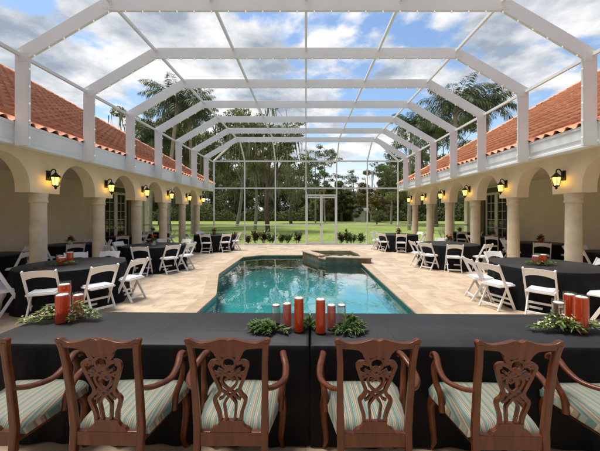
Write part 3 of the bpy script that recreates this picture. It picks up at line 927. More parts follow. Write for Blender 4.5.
# string lights along every beam in view
bulb_me = None
for k, y in enumerate(FY[2:]):
    o = thing('string_lights', f"string of small white globe bulbs along the {['nearest','second','third','fourth','fifth','sixth','farthest'][k]} roof beam", 'string lights', (0, y, 2.98), 0, 'string lights on the roof beams')
    path = [(5.008, 3.02), (5.008, 4.56), (3.545, 5.42), (-3.545, 5.42), (-5.008, 4.56), (-5.008, 3.02)]
    mb = MB(); mb.tube([(a, -0.03, b - 2.98) for a, b in path], 0.004, 5); mb.build('cable', M['cable'], o)
    d_acc = 0.12; prev = Vector(path[0]); 
    for q in path[1:]:
        q = Vector(q); seg = (q - prev).length
        while d_acc < seg:
            p = prev.lerp(q, d_acc / seg)
            dn = Vector((0, -0.018)) if abs(q.x - prev.x) > 0.01 else Vector((-0.018 * (1 if p.x > 0 else -1), -0.01))
            if bulb_me is None:
                mb = MB(); mb.lathe([(0.006, 0.02), (0.008, 0.010), (0.013, 0.003), (0.016, -0.008), (0.012, -0.018), (0.004, -0.023)], 10)
                b_ = mb.build('bulb', M['bulb'], o, smooth=True); bulb_me = b_.data
            else:
                b_ = bpy.data.objects.new('bulb', bulb_me); COL.objects.link(b_); b_.parent = o
            b_.location = (p.x + dn.x, -0.03, p.y + dn.y - 2.98)
            d_acc += 0.31
        d_acc -= seg
        prev = q

# ================================================================= banquet tables in front
def rect_cloth_table(x0, x1, y0, y1, label):
    root = thing('banquet_table', label, 'table', ((x0 + x1) / 2, (y0 + y1) / 2, 0), 0, 'long head tables')
    hx, hy = (x1 - x0) / 2, (y1 - y0) / 2
    def ring(off, z, fold, seed):
        pts = []
        cor = 0.03
        per = []
        for (a, b, nseg) in (((-hx, -hy), (hx, -hy), 90), ((hx, -hy), (hx, hy), 30), ((hx, hy), (-hx, hy), 90), ((-hx, hy), (-hx, -hy), 30)):
            for q in range(nseg):
                t = q / nseg
                per.append((lerp(a[0], b[0], t), lerp(a[1], b[1], t), (b[1] - a[1], -(b[0] - a[0])), t))
        out = []
        for i, (x, y, nv, t) in enumerate(per):
            l = math.hypot(*nv); nx, ny = nv[0] / l, nv[1] / l
            u = i * 0.0275
            f = fold * (0.55 * math.sin(u * 17 + seed) + 0.45 * math.sin(u * 29 + 1.3 * seed) + 0.3 * math.sin(u * 7))
            e = min(t, 1 - t); k = min(1, e * 12)
            # pull toward the face normal; at corners push out diagonally
            out.append((x + nx * (off + f * k), y + ny * (off + f * k), z))
        return out
    mb = MB()
    rings = [ring(-0.006, 0.757, 0, 0), ring(0.0, 0.750, 0, 0), ring(0.004, 0.72, 0.001, 1), ring(0.010, 0.5, 0.006, 1), ring(0.016, 0.25, 0.011, 1), ring(0.02, 0.012, 0.016, 1)]
    n = len(rings[0]); vs = [p for r in rings for p in r]; fs = [tuple(range(n))]
    for r in range(len(rings) - 1):
        for i in range(n):
            j = (i + 1) % n
            fs.append((r * n + i, r * n + j, (r + 1) * n + j, (r + 1) * n + i))
    mb.add(vs, fs)
    for i in range(1, len(mb.f)):
        mb.m[i] = 1
    mb.build('tablecloth', [M['cloth_lit_top'], M['cloth_shaded_skirt']], root, smooth=True, angle=50)
    return root
ROT_T = -0.0155
for (a, b, lab) in ((-2.55, 0.028, 'long black clothed head table left of the centre seam'), (0.042, 2.68, 'long black clothed head table right of the centre seam')):
    yc = 2.64
    t = rect_cloth_table(a, b, yc - 0.375, yc + 0.375, lab)
    cx = (a + b) / 2
    t.location = (cx * math.cos(ROT_T), yc + cx * math.sin(ROT_T), 0); t.rotation_euler = (0, 0, ROT_T)

# ================================================================= carved mahogany armchairs
SX = 0.00163; CZ = 1.052
def sxz(p):
    """sketch units (x from the splat centre, y down from the crest) to chair x,z"""
    k = lerp(0.905, 0.945, min(1, max(0, (p[1] - 36) / 335.0)))
    return (p[0] * SX * k, CZ - (p[1] - 36) * (CZ - 0.462) / 350.0)
def back_y(z):
    return -0.235 - max(0, z - 0.46) * 0.085 - 0.10 * max(0, z - 0.46) ** 2
def armchair():
    root = thing('carved_armchair', 'x', 'armchair', (0, 0, 0), 0, 'carved mahogany armchairs at the head table')
    wood = M['mahogany']
    def slab(mb, pts, d0, d1):
        P2 = [sxz(p) for p in pts]
        mb.prism(P2, lambda p: (p[0], back_y(p[1]) + d0, p[1]), lambda p: (p[0], back_y(p[1]) + d1, p[1]))
    # crest rail
    top = [(-166, 42), (-158, 36), (-146, 37), (-132, 44), (-112, 50), (-88, 50), (-62, 46), (-40, 40), (-20, 36), (-8, 39), (0, 41)]
    top = smooth_profile(top, 4); top = top + [(-x, y) for x, y in reversed(top[:-1])]
    bot = [(160, 60), (150, 68), (120, 70), (92, 72), (70, 76), (56, 88), (48, 96), (0, 96)]
    bot = smooth_profile(bot[:-1], 4); bot = bot + [(-x, y) for x, y in reversed(bot)]
    mb = MB(); slab(mb, top + bot, -0.015, 0.016)
    crest = mb.build('crest_rail', wood, root, bevel=0.006)
    # pierced splat made of interlaced ribbons
    mb = MB()
    cnt = [0]
    def ribbon(path, w, closed=False, mirror=True):
        P2 = smooth_profile(path, 5)
        for mi in ((1, -1) if mirror else (1,)):
            cnt[0] += 1
            d0, d1 = -0.009 - 0.0005 * (cnt[0] % 5), 0.008 + 0.0005 * (cnt[0] % 5)
            L_, R_ = [], []
            for i, p in enumerate(P2):
                a = Vector(P2[max(i - 1, 0)]); b = Vector(P2[min(i + 1, len(P2) - 1)])
                t = (b - a).normalized(); nv = Vector((-t.y, t.x)) * (w / 2)
                L_.append((mi * (p[0] + nv.x), p[1] + nv.y)); R_.append((mi * (p[0] - nv.x), p[1] - nv.y))
            n = len(P2); vs = []
            for d in (d0, d1):
                for arr in (L_, R_):
                    for p in arr:
                        x, z = sxz(p); vs.append((x, back_y(z) + d, z))
            fs = []
            for i in range(n - 1):
                fs += [(i, i + 1, n + i + 1, n + i), (2 * n + i, 3 * n + i, 3 * n + i + 1, 2 * n + i + 1), (i, 2 * n + i, 2 * n + i + 1, i + 1), (n + i, n + i + 1, 3 * n + i + 1, 3 * n + i)]
            fs += [(0, n, 3 * n, 2 * n), (n - 1, 3 * n - 1, 4 * n - 1, 2 * n - 1)]
            mb.add(vs, fs)
    neck = [(50, 92), (44, 104), (38, 118), (40, 124)]
    ribbon([(47, 90), (38, 106), (31, 120), (40, 130)], 17)
    ribbon([(36, 126), (52, 122), (66, 124), (73, 134), (68, 150), (60, 172), (48, 200), (38, 226), (44, 244), (57, 256), (59, 268), (52, 290), (43, 316), (40, 346)], 14)
    ribbon([(57, 138), (62, 132), (68, 137)], 12)
    ribbon([(0, 147), (18, 142), (25, 128), (20, 112), (0, 104)], 9)
    ribbon([(0, 96), (26, 96), (44, 92)], 16)
    ribbon([(0, 140), (18, 158), (31, 182), (25, 206), (10, 222), (0, 228)], 10)
    ribbon([(44, 150), (24, 162), (-18, 192)], 8.5)
    ribbon([(50, 178), (26, 166), (-12, 143)], 8.5)
    ribbon([(62, 160), (40, 168), (0, 172)], 7.5)
    ribbon([(40, 226), (24, 234), (0, 252)], 9)
    ribbon([(0, 228), (16, 240), (28, 256), (42, 262)], 9)
    ribbon([(0, 246), (9, 258), (22, 278), (20, 306), (15, 346)], 9.5)
    shoe = smooth_profile([(44, 340), (48, 354), (56, 364), (70, 370), (78, 380), (84, 392)], 4)
    shoe = shoe + [(-x, y) for x, y in reversed(shoe)]
    slab(mb, shoe, -0.013, 0.013)
    mb.build('splat', wood, root, bevel=0.0022)
    # back posts running down into the rear legs
    for s in (-1, 1):
        mb = MB()
        path = []
        for (x, y, w) in ((150, 50, 20), (144, 75, 19), (139, 130, 19), (137, 200, 20), (133, 290, 22), (130, 372, 24)):
            X, Z = sxz((x, y)); path.append((s * X, back_y(Z), Z, w * SX * 0.55))
        path += [(s * 0.200, -0.245, 0.36, 0.019), (s * 0.198, -0.275, 0.18, 0.017), (s * 0.196, -0.33, 0.0, 0.016)]
        vs = []; fs = []
        for i, (x, y, z, r) in enumerate(path):
            dp = 0.017 if i < 6 else r
            for a, b in ((-1, -1), (1, -1), (1, 1), (-1, 1)):
                vs.append((x + a * r, y + b * dp, z))
        for i in range(len(path) - 1):
            for k in range(4):
                k2 = (k + 1) % 4
                fs.append((i * 4 + k, i * 4 + k2, i * 4 + 4 + k2, i * 4 + 4 + k))
        fs += [(0, 1, 2, 3), tuple(range(len(vs) - 1, len(vs) - 5, -1))]
        mb.add(vs, fs)
        mb.build('back_post', wood, root, smooth=True, bevel=0.006, angle=60)
    # seat frame
    F_, B_ = 0.275, 0.215
    mb = MB()
    mb.box((0, -0.235, 0.425), (2 * B_ - 0.04, 0.03, 0.085)); mb.box((0, 0.235, 0.415), (2 * F_ - 0.05, 0.03, 0.075))
    for s in (-1, 1):
        mb.bar((s * (B_ - 0.03), -0.22, 0.4155), (s * (F_ - 0.02), 0.22, 0.4155), 0.026, 0.075)
    mb.build('seat_frame', wood, root, bevel=0.004)
    # cushion
    mb = MB(); nx, ny = 14, 14; vs = []; fs = []
    for j in range(ny + 1):
        v = j / ny
        for i in range(nx + 1):
            u = i / nx * 2 - 1
            hw = lerp(B_ - 0.004, F_ + 0.018, v)
            x = u * hw; y = -0.215 + v * 0.490 + 0.018 * (1 - u * u) * v
            ed = min(1, min(1 - abs(u), min(v, 1 - v) * 2) * 4.5)
            z = 0.452 + 0.048 * math.sqrt(max(0, 1 - (1 - ed) ** 2)) + 0.012 * (1 - u * u) * (1 - (2 * v - 1) ** 2)
            vs.append((x, y, z))
    for j in range(ny):
        for i in range(nx):
            a = j * (nx + 1) + i
            fs.append((a, a + 1, a + nx + 2, a + nx + 1))
    # skirt
    per = [i for i in range(nx + 1)] + [j * (nx + 1) + nx for j in range(1, ny + 1)] + [ny * (nx + 1) + i for i in range(nx - 1, -1, -1)] + [j * (nx + 1) for j in range(ny - 1, 0, -1)]
    b0 = len(vs)
    for p in per:
        x, y, z = vs[p]; vs.append((x * 0.985, y * 0.985, 0.402 if y > -0.2 else 0.43))
    m_ = len(per)
    for i in range(m_):
        fs.append((per[i], per[(i + 1) % m_], b0 + (i + 1) % m_, b0 + i))
    mb.add(vs, fs)
    mb.build('seat_cushion', M['stripe'], root, smooth=True, angle=60)
    # arms
    for s in (-1, 1):
        mb = MB()
        pts = catmull([(s * 0.206, -0.262, 0.735), (s * 0.252, -0.20, 0.708), (s * 0.305, -0.10, 0.700), (s * 0.308, 0.0, 0.722), (s * 0.286, 0.09, 0.752), (s * 0.276, 0.145, 0.755), (s * 0.279, 0.18, 0.735), (s * 0.283, 0.185, 0.712)], 5)
        nr = len(pts)
        rad = [lerp(0.018, 0.024, min(1, i / (nr * 0.4))) if i < nr * 0.7 else lerp(0.024, 0.019, (i / nr - 0.7) / 0.3) for i in range(nr)]
        mb.tube(pts, rad, 10, flat=0.72)
        arm = mb.build('arm', wood, root, smooth=True, angle=70)
        mb = MB()
        pts = catmull([(s * 0.281, 0.10, 0.742), (s * 0.292, 0.13, 0.67), (s * 0.286, 0.115, 0.58), (s * 0.268, 0.07, 0.50), (s * 0.262, 0.06, 0.40)], 5)
        mb.tube(pts, [lerp(0.017, 0.024, i / len(pts)) for i in range(len(pts))], 8)
        mb.build('arm_support', wood, arm, smooth=True, angle=70)
        mb = MB()
        pts = catmull([(s * 0.25, 0.222, 0.40), (s * 0.268, 0.246, 0.33), (s * 0.262, 0.238, 0.20), (s * 0.252, 0.226, 0.09), (s * 0.258, 0.238, 0.035), (s * 0.268, 0.255, 0.0)], 5)
        mb.tube(pts, [lerp(0.036, 0.017, min(1, i / (len(pts) * 0.8))) if i < len(pts) * 0.8 else lerp(0.017, 0.032, (i / len(pts) - 0.8) / 0.2) for i in range(len(pts))], 10)
        mb.build('front_leg', wood, root, smooth=True, angle=70)
    return root
chair = None
CH = [(-1.935, 2.02, 0.5, 'carved mahogany armchair cut off by the left edge, with one arm and striped seat showing'),
      (-1.175, 2.025, -1.0, 'carved mahogany armchair second from the left, behind the left flower cluster'),
      (-0.442, 2.02, -0.5, 'carved mahogany armchair just left of the table seam'),
      (0.402, 2.01, 0.3, 'carved mahogany armchair just right of the table seam'),
      (1.195, 1.99, -1.2, 'carved mahogany armchair with its whole back showing, farthest right of those'),
      (2.03, 1.985, 1.5, 'carved mahogany armchair cut off by the right edge, only seat and arm showing')]
for (x, y, rz, lab) in CH:
    if chair is None:
        chair = armchair(); o = chair
    else:
        o = copy_tree(chair)
    o.location = (x, y, 0); o.rotation_euler = (0, 0, R(rz)); o['label'] = lab

# ================================================================= round tables and folding chairs
def round_table(x, y, r, seed, label, group):
    root = thing('round_table', label, 'table', (x, y, 0), 0, group)
    rn = random.Random(seed)
    ph = [rn.uniform(0, 6.28) for _ in range(4)]
    nf = rn.choice((13, 14, 15, 16))
    def wob(a, z):
        k = max(0.0, (0.745 - z) / 0.745)
        f = math.sin(nf * a + ph[0]) * 0.6 + math.sin((nf * 1.0 + 6) * a + ph[1]) * 0.3 + math.sin(5 * a + ph[2]) * 0.35
        return k ** 0.8 * (0.06 * f + 0.075)
    mb = MB()
    mb.lathe([(r, 0.75), (r + 0.006, 0.742), (r + 0.008, 0.70), (r + 0.004, 0.55), (r, 0.35), (r - 0.005, 0.15), (r - 0.005, 0.012)], 160, wob=lambda a, z: wob(a, z) if z < 0.74 else 0)
    for i in range(len(mb.f)):
        mb.m[i] = 1
    mb.m[-2] = 0
    mb.build('tablecloth', [M['cloth_lit_top'], M['cloth_shaded_skirt']], root, smooth=True, angle=60)
    return root
def folding_chair():
    root = thing('folding_chair', 'x', 'chair', (0, 0, 0), 0, 'white folding chairs around the round tables')
    m = M['resin']
    for s in (-1, 1):
        mb = MB(); mb.bar((s * 0.215, -0.265, 0.84), (s * 0.215, 0.155, 0.0), 0.024, 0.050, (0, 1, 0.5)); mb.build('leg', m, root, bevel=0.005)
        mb = MB(); mb.bar((s * 0.185, 0.02, 0.44), (s * 0.185, -0.235, 0.0), 0.022, 0.044, (0, 1, -0.58)); mb.build('leg', m, root, bevel=0.005)
    # back slat, bowed backward with arched lower edge
    mb = MB(); N_ = 14; vs = []; fs = []
    for i in range(N_ + 1):
        u = i / N_ * 2 - 1
        x = u * 0.206; bow = -0.026 * (1 - u * u)
        zt = 0.825 + 0.018 * (1 - u * u); zb = 0.70 + 0.030 * (1 - u * u) - 0.02 * abs(u) ** 3
        for z, d in ((zb, 0), (zt, 0), (zt, 0.017), (zb, 0.017)):
            yl = -0.265 + (0.84 - z) * 0.5 - 0.008
            vs.append((x, yl + bow + d, z))
    for i in range(N_):
        for k in range(4):
            k2 = (k + 1) % 4
            fs.append((i * 4 + k, i * 4 + k2, i * 4 + 4 + k2, i * 4 + 4 + k))
    fs += [(0, 1, 2, 3), (N_ * 4 + 3, N_ * 4 + 2, N_ * 4 + 1, N_ * 4)]
    mb.add(vs, fs); mb.build('back_slat', m, root, smooth=True, bevel=0.003)
    mb = MB(); mb.box((0, 0.0, 0.437), (0.40, 0.40, 0.030)); mb.build('seat_frame', m, root, bevel=0.006)
    mb = MB(); mb.box((0, 0.0, 0.462), (0.355, 0.365, 0.030)); mb.build('seat_pad', M['vinyl'], root, bevel=0.012)
    for (y, z, w) in ((0.105, 0.10, 0.404), (-0.186, 0.085, 0.346), (0.055, 0.20, 0.404)):
        mb = MB(); mb.bar((-w / 2, y, z), (w / 2, y, z), 0.018, 0.038); mb.build('stretcher', m, root, bevel=0.003)
    return root
fold = None
SECT = ['right of', 'behind the right of', 'behind', 'behind the left of', 'left of', 'at the near left of', 'in front of', 'at the near right of']
used_labels = set()
def place_fold(tx, ty, r, ang, tphrase, rng, extra=0.0, dr=0.0, phrase=None):
    global fold
    a = R(ang); rad = r + 0.12 + dr
    x, y = tx + rad * math.cos(a), ty + rad * math.sin(a)
    face = math.atan2(ty - y, tx - x) - PI / 2 + R(extra) + rng.uniform(-0.07, 0.07)
    if fold is None:
        fold = folding_chair(); o = fold
    else:
        o = copy_tree(fold)
    o.location = (x, y, 0); o.rotation_euler = (0, 0, face)
    ph = phrase or SECT[int(((ang + 22.5) % 360) // 45)]
    lab = f'white folding chair {ph} the {tphrase}'
    assert lab not in used_labels, lab
    used_labels.add(lab)
    o['label'] = lab
TABLES = [
    # x, y, r, phrase, group, chairs(angle, extra rotation)
    (-4.65, 6.00, 0.90, 'nearest left poolside table', [(238, 0, -0.12), (286, 5, -0.02), (327, 0, 0.04), (205, 0, 0.0, 'second on the near left of'), (5, -18, 0.04), (125, 0), (95, 0)]),
    (-4.80, 9.50, 0.90, 'middle left poolside table', [(280, 0), (172, 0), (232, 0), (318, 5), (352, 0), (62, 0), (110, 0)]),
    (-4.40, 14.3, 0.88, 'farthest left poolside table', [(220, 0), (270, 0), (315, 0), (0, 0), (140, 0)]),
    (4.72, 5.95, 0.92, 'nearest right poolside table', [(197, 0, 0.16), (170, 0, 0.12, 'second on the left of'), (230, -5, 0.04), (277, 32, 0.05), (2, 0), (100, 0)]),
    (4.75, 10.0, 0.90, 'middle right poolside table', [(214, 0), (186, 0), (252, 0), (303, 0), (75, 0)]),
    (4.42, 14.4, 0.88, 'farthest right poolside table', [(216, 0), (175, 0), (260, 0), (320, 0), (15, 0), (140, 0)]),
    (-7.75, 7.20, 0.74, 'nearest table under the left arcade', [(82, 0), (0, 0), (45, 0)]),
    (-7.68, 9.75, 0.74, 'second table under the left arcade', [(315, 0), (35, 0), (268, 0), (95, 0)]),
    (-8.02, 13.0, 0.74, 'third table under the left arcade', [(305, 0), (60, 0), (350, 0), (260, 0)]),
    (-8.10, 15.9, 0.74, 'farthest table under the left arcade', [(335, 0), (285, 0), (20, 0)]),
    (8.00, 7.60, 0.74, 'nearest table under the right arcade', [(95, 0), (178, 0), (140, 0)]),
    (7.95, 10.2, 0.74, 'second table under the right arcade', [(235, 0), (180, 0), (290, 0), (130, 0)]),
    (8.00, 12.8, 0.74, 'third table under the right arcade', [(235, 0), (275, 0), (185, 0)]),
    (8.20, 15.9, 0.74, 'farthest table under the right arcade', [(245, 0), (186, 0), (290, 0)]),
]
rng = random.Random(5)
for i, (x, y, r, ph, chs) in enumerate(TABLES):
    lab = 'round black clothed table, ' + ph.replace(' table', '', 1) + (' one' if 'poolside' in ph else '')
    lab = {True: f"round table in floor length black cloth, the {ph.replace(' table','')} one", False: f"round table in black cloth, {ph.split()[0]} from the camera {' '.join(ph.split()[2:])}"}['poolside' in ph]
    round_table(x, y, r, i + 3, lab, 'round tables in black cloths')
    for c in chs:
        place_fold(x, y, r, c[0], ph, rng, c[1], c[2] if len(c) > 2 else 0.0, c[3] if len(c) > 3 else None)

# ================================================================= vases, garlands, flowers
def vase(x, y, z, rad, h, fill, liq, label, candle='wax', group='candle vases on the head table'):
    root = thing('candle_vase', label, 'vase', (x, y, z), 0, group)
    mb = MB()
    n = 28
    prof = [(rad, 0.0), (rad, h), (rad - 0.003, h), (rad - 0.003, 0.012)]
    vs = []; fs = []
    for (r_, z_) in prof:
        for k in range(n):
            a = 2 * PI * k / n; vs.append((r_ * math.cos(a), r_ * math.sin(a), z_))
    for i in range(3):
        for k in range(n):
            k2 = (k + 1) % n; fs.append((i * n + k, i * n + k2, (i + 1) * n + k2, (i + 1) * n + k))
    fs.append(tuple(range(n))); fs.append(tuple(3 * n + k for k in range(n)))
    mb.add(vs, fs); mb.build('glass', M['glass'], root, smooth=True)
    mb = MB(); mb.lathe([(rad - 0.0045, 0.013), (rad - 0.0045, h * fill)], n); mb.build('water', M[liq], root, smooth=True)
    if candle:
        mb = MB(); rc = rad - 0.007; z_ = h * fill + 0.001
        mb.lathe([(rc * 0.8, z_), (rc * 0.95, z_ + 0.005), (rc * 0.95, z_ + 0.012), (rc * 0.8, z_ + 0.015)], 20)
        c = mb.build('floating_candle', M[candle], root, smooth=True)
        mb = MB(); mb.tube([(0, 0, z_ + 0.014), (0.002, 0, z_ + 0.024)], 0.0015, 5); mb.build('wick', M['iron'], c)
    return root
def leafset(rng, pts, dirs, ln, wd, droop=0.3):
    vs = []; fs = []
    for p, d in zip(pts, dirs):
        p, d = Vector(p), Vector(d).normalized()
        l = ln * rng.uniform(0.7, 1.25); w = wd * rng.uniform(0.75, 1.2)
        sd = d.cross(Vector((rng.uniform(-0.4, 0.4), rng.uniform(-0.4, 0.4), 1))).normalized()
        up = sd.cross(d)
        b = len(vs)
        vs += [p, p + d * l * 0.4 + sd * w / 2 + up * w * 0.2, p + d * l * 0.4 - up * w * 0.08, p + d * l * 0.4 - sd * w / 2 + up * w * 0.2, p + d * l - up * l * droop * 0.4]
        fs += [(b, b + 1, b + 2), (b, b + 2, b + 3), (b + 1, b + 4, b + 2), (b + 2, b + 4, b + 3)]
    return vs, fs
TZ = 0.757
def garland(x, y, z, stems, label, seed, flowers=0, pale=0.0, spread=0.05, ln=0.05, wd=0.014, name='leaf_garland', grp='leaf garlands on the head table', hmax=0.05):
    """stems: list of (dx, dy) tips from the base"""
    rng = random.Random(seed)
    root = thing(name, label, 'greenery', (x, y, z), 0, grp)
    P1, D1, P2_, D2, FL = [], [], [], [], []
    mbs = MB()
    for (dx, dy, up) in stems:
        p0 = Vector((rng.uniform(-0.02, 0.02), rng.uniform(-0.02, 0.02), 0.012)); p1 = Vector((dx * 0.55, dy * 0.55, up)); p2 = Vector((dx, dy, max(0.012, up * 0.7)))
        path = catmull([p0, p1, p2], 8)
        mbs.tube(path, 0.002, 5)
        for i, p in enumerate(path):
            t = (path[min(i + 1, len(path) - 1)] - path[max(i - 1, 0)]).normalized()
            for q in range(5 if flowers else 4):
                sd = Vector((-t.y, t.x, 0)) * rng.choice((-1, 1)) + Vector((0, 0, rng.uniform(-0.05, 0.9)))
                d = t * rng.uniform(0.4, 1.2) + sd * rng.uniform(0.5, 1.1)
                pp = p + Vector((rng.uniform(-1, 1), rng.uniform(-1, 1), rng.uniform(0, 1))) * 0.006
                if rng.random() < pale:
                    P2_.append(pp); D2.append(d)
                else:
                    P1.append(pp); D1.append(d)
    mbs.build('stem', M['leaf_table'], root)
    mb = MB(); mb.add(*leafset(rng, P1, D1, ln, wd)); mb.build('leaves', M['leaf_table'], root)
    if P2_:
        mb = MB(); mb.add(*leafset(rng, P2_, D2, ln * 0.7, wd * 0.9)); mb.build('sprigs', M['leaf_pale'], root)
    if flowers:
        mb = MB()
        for q in range(flowers):
            dx, dy, up = rng.choice(stems)
            t = rng.uniform(0.15, 0.95)
            c = Vector((dx * t + rng.gauss(0, 0.022), dy * t + rng.gauss(0, 0.02), 0.02 + rng.uniform(0.2, 1) * hmax * (1.3 - t)))
            r_ = rng.uniform(0.007, 0.0125)
            ax = Vector((rng.gauss(0, 0.5), rng.gauss(0, 0.5) - 0.3, 1)).normalized()
            u = ax.orthogonal().normalized(); w = ax.cross(u)
            vs = [c - ax * r_ * 0.3]; fs = []
            for k in range(10):
                a = 2 * PI * k / 10; rr = r_ * (1.25 if k % 2 else 0.6)
                vs.append(c + (u * math.cos(a) + w * math.sin(a)) * rr + ax * r_ * 0.3)
            for k in range(10):
                fs.append((0, 1 + k, 1 + (k + 1) % 10))
            mb.add(vs, fs)
        mb.build('blossoms', M['petal_white'], root)
    return root
# centre cluster
vase(-0.060, 2.53, TZ, 0.043, 0.315, 0.88, 'liquid_red', 'tall red water vase just left of the table seam')
vase(0.121, 2.50, TZ, 0.043, 0.305, 0.90, 'liquid_red', 'tall red water vase just right of the table seam')
vase(-0.163, 2.58, TZ, 0.040, 0.250, 0.86, 'liquid_pink', 'middle height pink water vase left of the tall red one by the seam')
vase(0.219, 2.58, TZ, 0.040, 0.235, 0.86, 'liquid_pink', 'middle height pink water vase right of the tall red one by the seam')
vase(-0.268, 2.68, TZ, 0.040, 0.215, 0.80, 'liquid_clear', 'short pale vase at the left end of the centre cluster')
vase(0.318, 2.68, TZ, 0.040, 0.215, 0.80, 'liquid_clear', 'short pale vase at the right end of the centre cluster')
garland(-0.27, 2.56, TZ, [(-0.19, 0.03, 0.05), (-0.17, -0.05, 0.045), (-0.13, -0.08, 0.05), (-0.20, -0.015, 0.065), (-0.10, 0.06, 0.06), (-0.08, -0.07, 0.03), (0.10, -0.06, 0.03), (-0.05, -0.10, 0.05)], 'dark green leaf garland left of the centre vases', 11, ln=0.062, wd=0.016)
garland(0.33, 2.55, TZ, [(0.14, 0.03, 0.06), (0.12, -0.06, 0.05), (0.09, -0.08, 0.055), (0.04, 0.08, 0.10), (0.10, 0.05, 0.10), (-0.08, -0.06, 0.04), (0.0, -0.10, 0.05), (0.15, -0.02, 0.07)], 'dark green leaf garland right of the centre vases', 12, ln=0.062, wd=0.015)
garland(0.03, 2.62, TZ, [(0.07, 0.02, 0.04), (-0.07, 0.02, 0.05), (0.05, -0.05, 0.03), (-0.05, -0.05, 0.04), (0.0, 0.06, 0.06)], 'small leaf sprig between the two tall centre vases', 13, ln=0.05, wd=0.014)
# left cluster
vase(-2.225, 2.74, TZ, 0.055, 0.275, 0.90, 'liquid_red', 'red water vase standing in front in the left flower cluster')
vase(-2.335, 2.90, TZ, 0.052, 0.345, 0.88, 'liquid_red', 'tall red vase standing behind in the left flower cluster')
vase(-2.185, 2.88, TZ, 0.048, 0.245, 0.85, 'liquid_pink', 'pale pink vase on the right of the left flower cluster')
garland(-2.25, 2.78, TZ, [(-0.33, -0.06, 0.05), (-0.24, 0.0, 0.10), (-0.20, 0.03, 0.13), (-0.14, -0.07, 0.06), (0.22, 0.02, 0.12), (0.26, 0.06, 0.09), (0.17, 0.05, 0.16), (0.32, 0.0, 0.05), (0.12, -0.06, 0.05), (-0.30, -0.10, 0.03)], 'leafy garland with white blossoms around the left vases', 21, flowers=150, pale=0.6, ln=0.055, wd=0.014, hmax=0.13)
# right cluster
vase(2.31, 2.515, TZ, 0.049, 0.315, 0.92, 'liquid_red', 'red water vase standing in front in the right flower cluster')
vase(2.345, 2.67, TZ, 0.046, 0.30, 0.90, 'liquid_red', 'red vase half hidden behind another in the right flower cluster')
vase(2.205, 2.62, TZ, 0.048, 0.25, 0.85, 'liquid_clear', 'short pale vase on the left of the right flower cluster')
garland(2.22, 2.55, TZ, [(-0.30, 0.0, 0.04), (-0.22, -0.03, 0.06), (-0.16, 0.03, 0.10), (-0.10, -0.05, 0.10), (-0.12, 0.05, 0.13), (0.05, -0.09, 0.06), (0.26, 0.03, 0.07), (0.30, -0.02, 0.06), (0.20, -0.05, 0.06), (-0.02, -0.08, 0.09)], 'leafy garland with white blossoms around the right vases', 22, flowers=140, pale=0.5, ln=0.058, wd=0.015, hmax=0.12)
# courtyard centrepieces
garland(-4.78, 5.85, 0.752, [(-0.22, -0.04, 0.04), (0.28, 0.02, 0.05), (0.16, -0.10, 0.06), (-0.14, -0.12, 0.05), (0.05, -0.16, 0.05), (0.2, 0.12, 0.05), (-0.1, 0.14, 0.04)], 'leafy ring around the red candles on the nearest left poolside table', 31, flowers=36, pale=0.5, ln=0.06, wd=0.018, grp='leaf rings on the round tables', hmax=0.06)
vase(-4.72, 5.80, 0.752, 0.065, 0.17, 0.80, 'liquid_red', 'front red candle glass on the nearest left poolside table', group='red candle glasses on the round tables')
vase(-4.86, 5.93, 0.752, 0.06, 0.19, 0.80, 'liquid_red', 'left red candle glass on the nearest left poolside table', group='red candle glasses on the round tables')
vase(-4.72, 6.00, 0.752, 0.06, 0.25, 0.86, 'liquid_red', 'tall back red candle glass on the nearest left poolside table', group='red candle glasses on the round tables')
garland(4.58, 5.86, 0.752, [(-0.24, -0.02, 0.04), (0.24, -0.05, 0.05), (0.12, -0.13, 0.06), (-0.14, -0.11, 0.05), (0.0, -0.16, 0.05), (-0.2, 0.1, 0.05), (0.26, 0.06, 0.05)], 'leafy ring around the red candles on the nearest right poolside table', 32, flowers=16, pale=0.3, ln=0.06, wd=0.018, grp='leaf rings on the round tables', hmax=0.05)
vase(4.52, 5.90, 0.752, 0.062, 0.19, 0.82, 'liquid_pink', 'pink candle glass on the nearest right poolside table', group='red candle glasses on the round tables')
vase(4.67, 5.90, 0.752, 0.058, 0.21, 0.86, 'liquid_red', 'red candle glass beside a pink one on the nearest right poolside table', group='red candle glasses on the round tables')
def bouquet(x, y, z, seed, label, size=1.0, red=1.0):
    rng = random.Random(seed)
    root = thing('flower_centrepiece', label, 'flowers', (x, y, z), 0, 'red flower centrepieces')
    mb = MB(); mb.lathe([(0.05, 0.0), (0.065, 0.02), (0.07, 0.09), (0.055, 0.12)], 14); mb.build('bowl', M['candle_red'] if seed % 2 else M['wax'], root, smooth=True)
    pts, dirs = [], []
    for q in range(70):
        a = rng.uniform(0, 6.28); e = rng.uniform(-0.2, 1.2); d = Vector((math.cos(a) * math.cos(e), math.sin(a) * math.cos(e), math.sin(e)))
        pts.append(Vector((0, 0, 0.11)) + d * rng.uniform(0.02, 0.06)); dirs.append(d)
    mb = MB(); mb.add(*leafset(rng, pts, dirs, 0.11 * size, 0.035)); mb.build('leaves', M['leaf_table'], root)
    mb = MB()
    for q in range(int(16 * red)):
        a = rng.uniform(0, 6.28); rr = rng.uniform(0, 0.07) * size
        c = Vector((math.cos(a) * rr, math.sin(a) * rr, 0.13 + rng.uniform(0.0, 0.14) * size))
        for ring, (n_, r_) in enumerate(((7, 0.042), (5, 0.026))):
            for k in range(n_):
                b = 2 * PI * k / n_ + ring * 0.4
                d = Vector((math.cos(b), math.sin(b), 0.5 + ring * 0.7))
                v_, f_ = leafset(rng, [c], [d], r_ * size, r_ * 0.9 * size, droop=0.1); mb.add(v_, f_)
    mb.build('blooms', M['petal_red'], root)
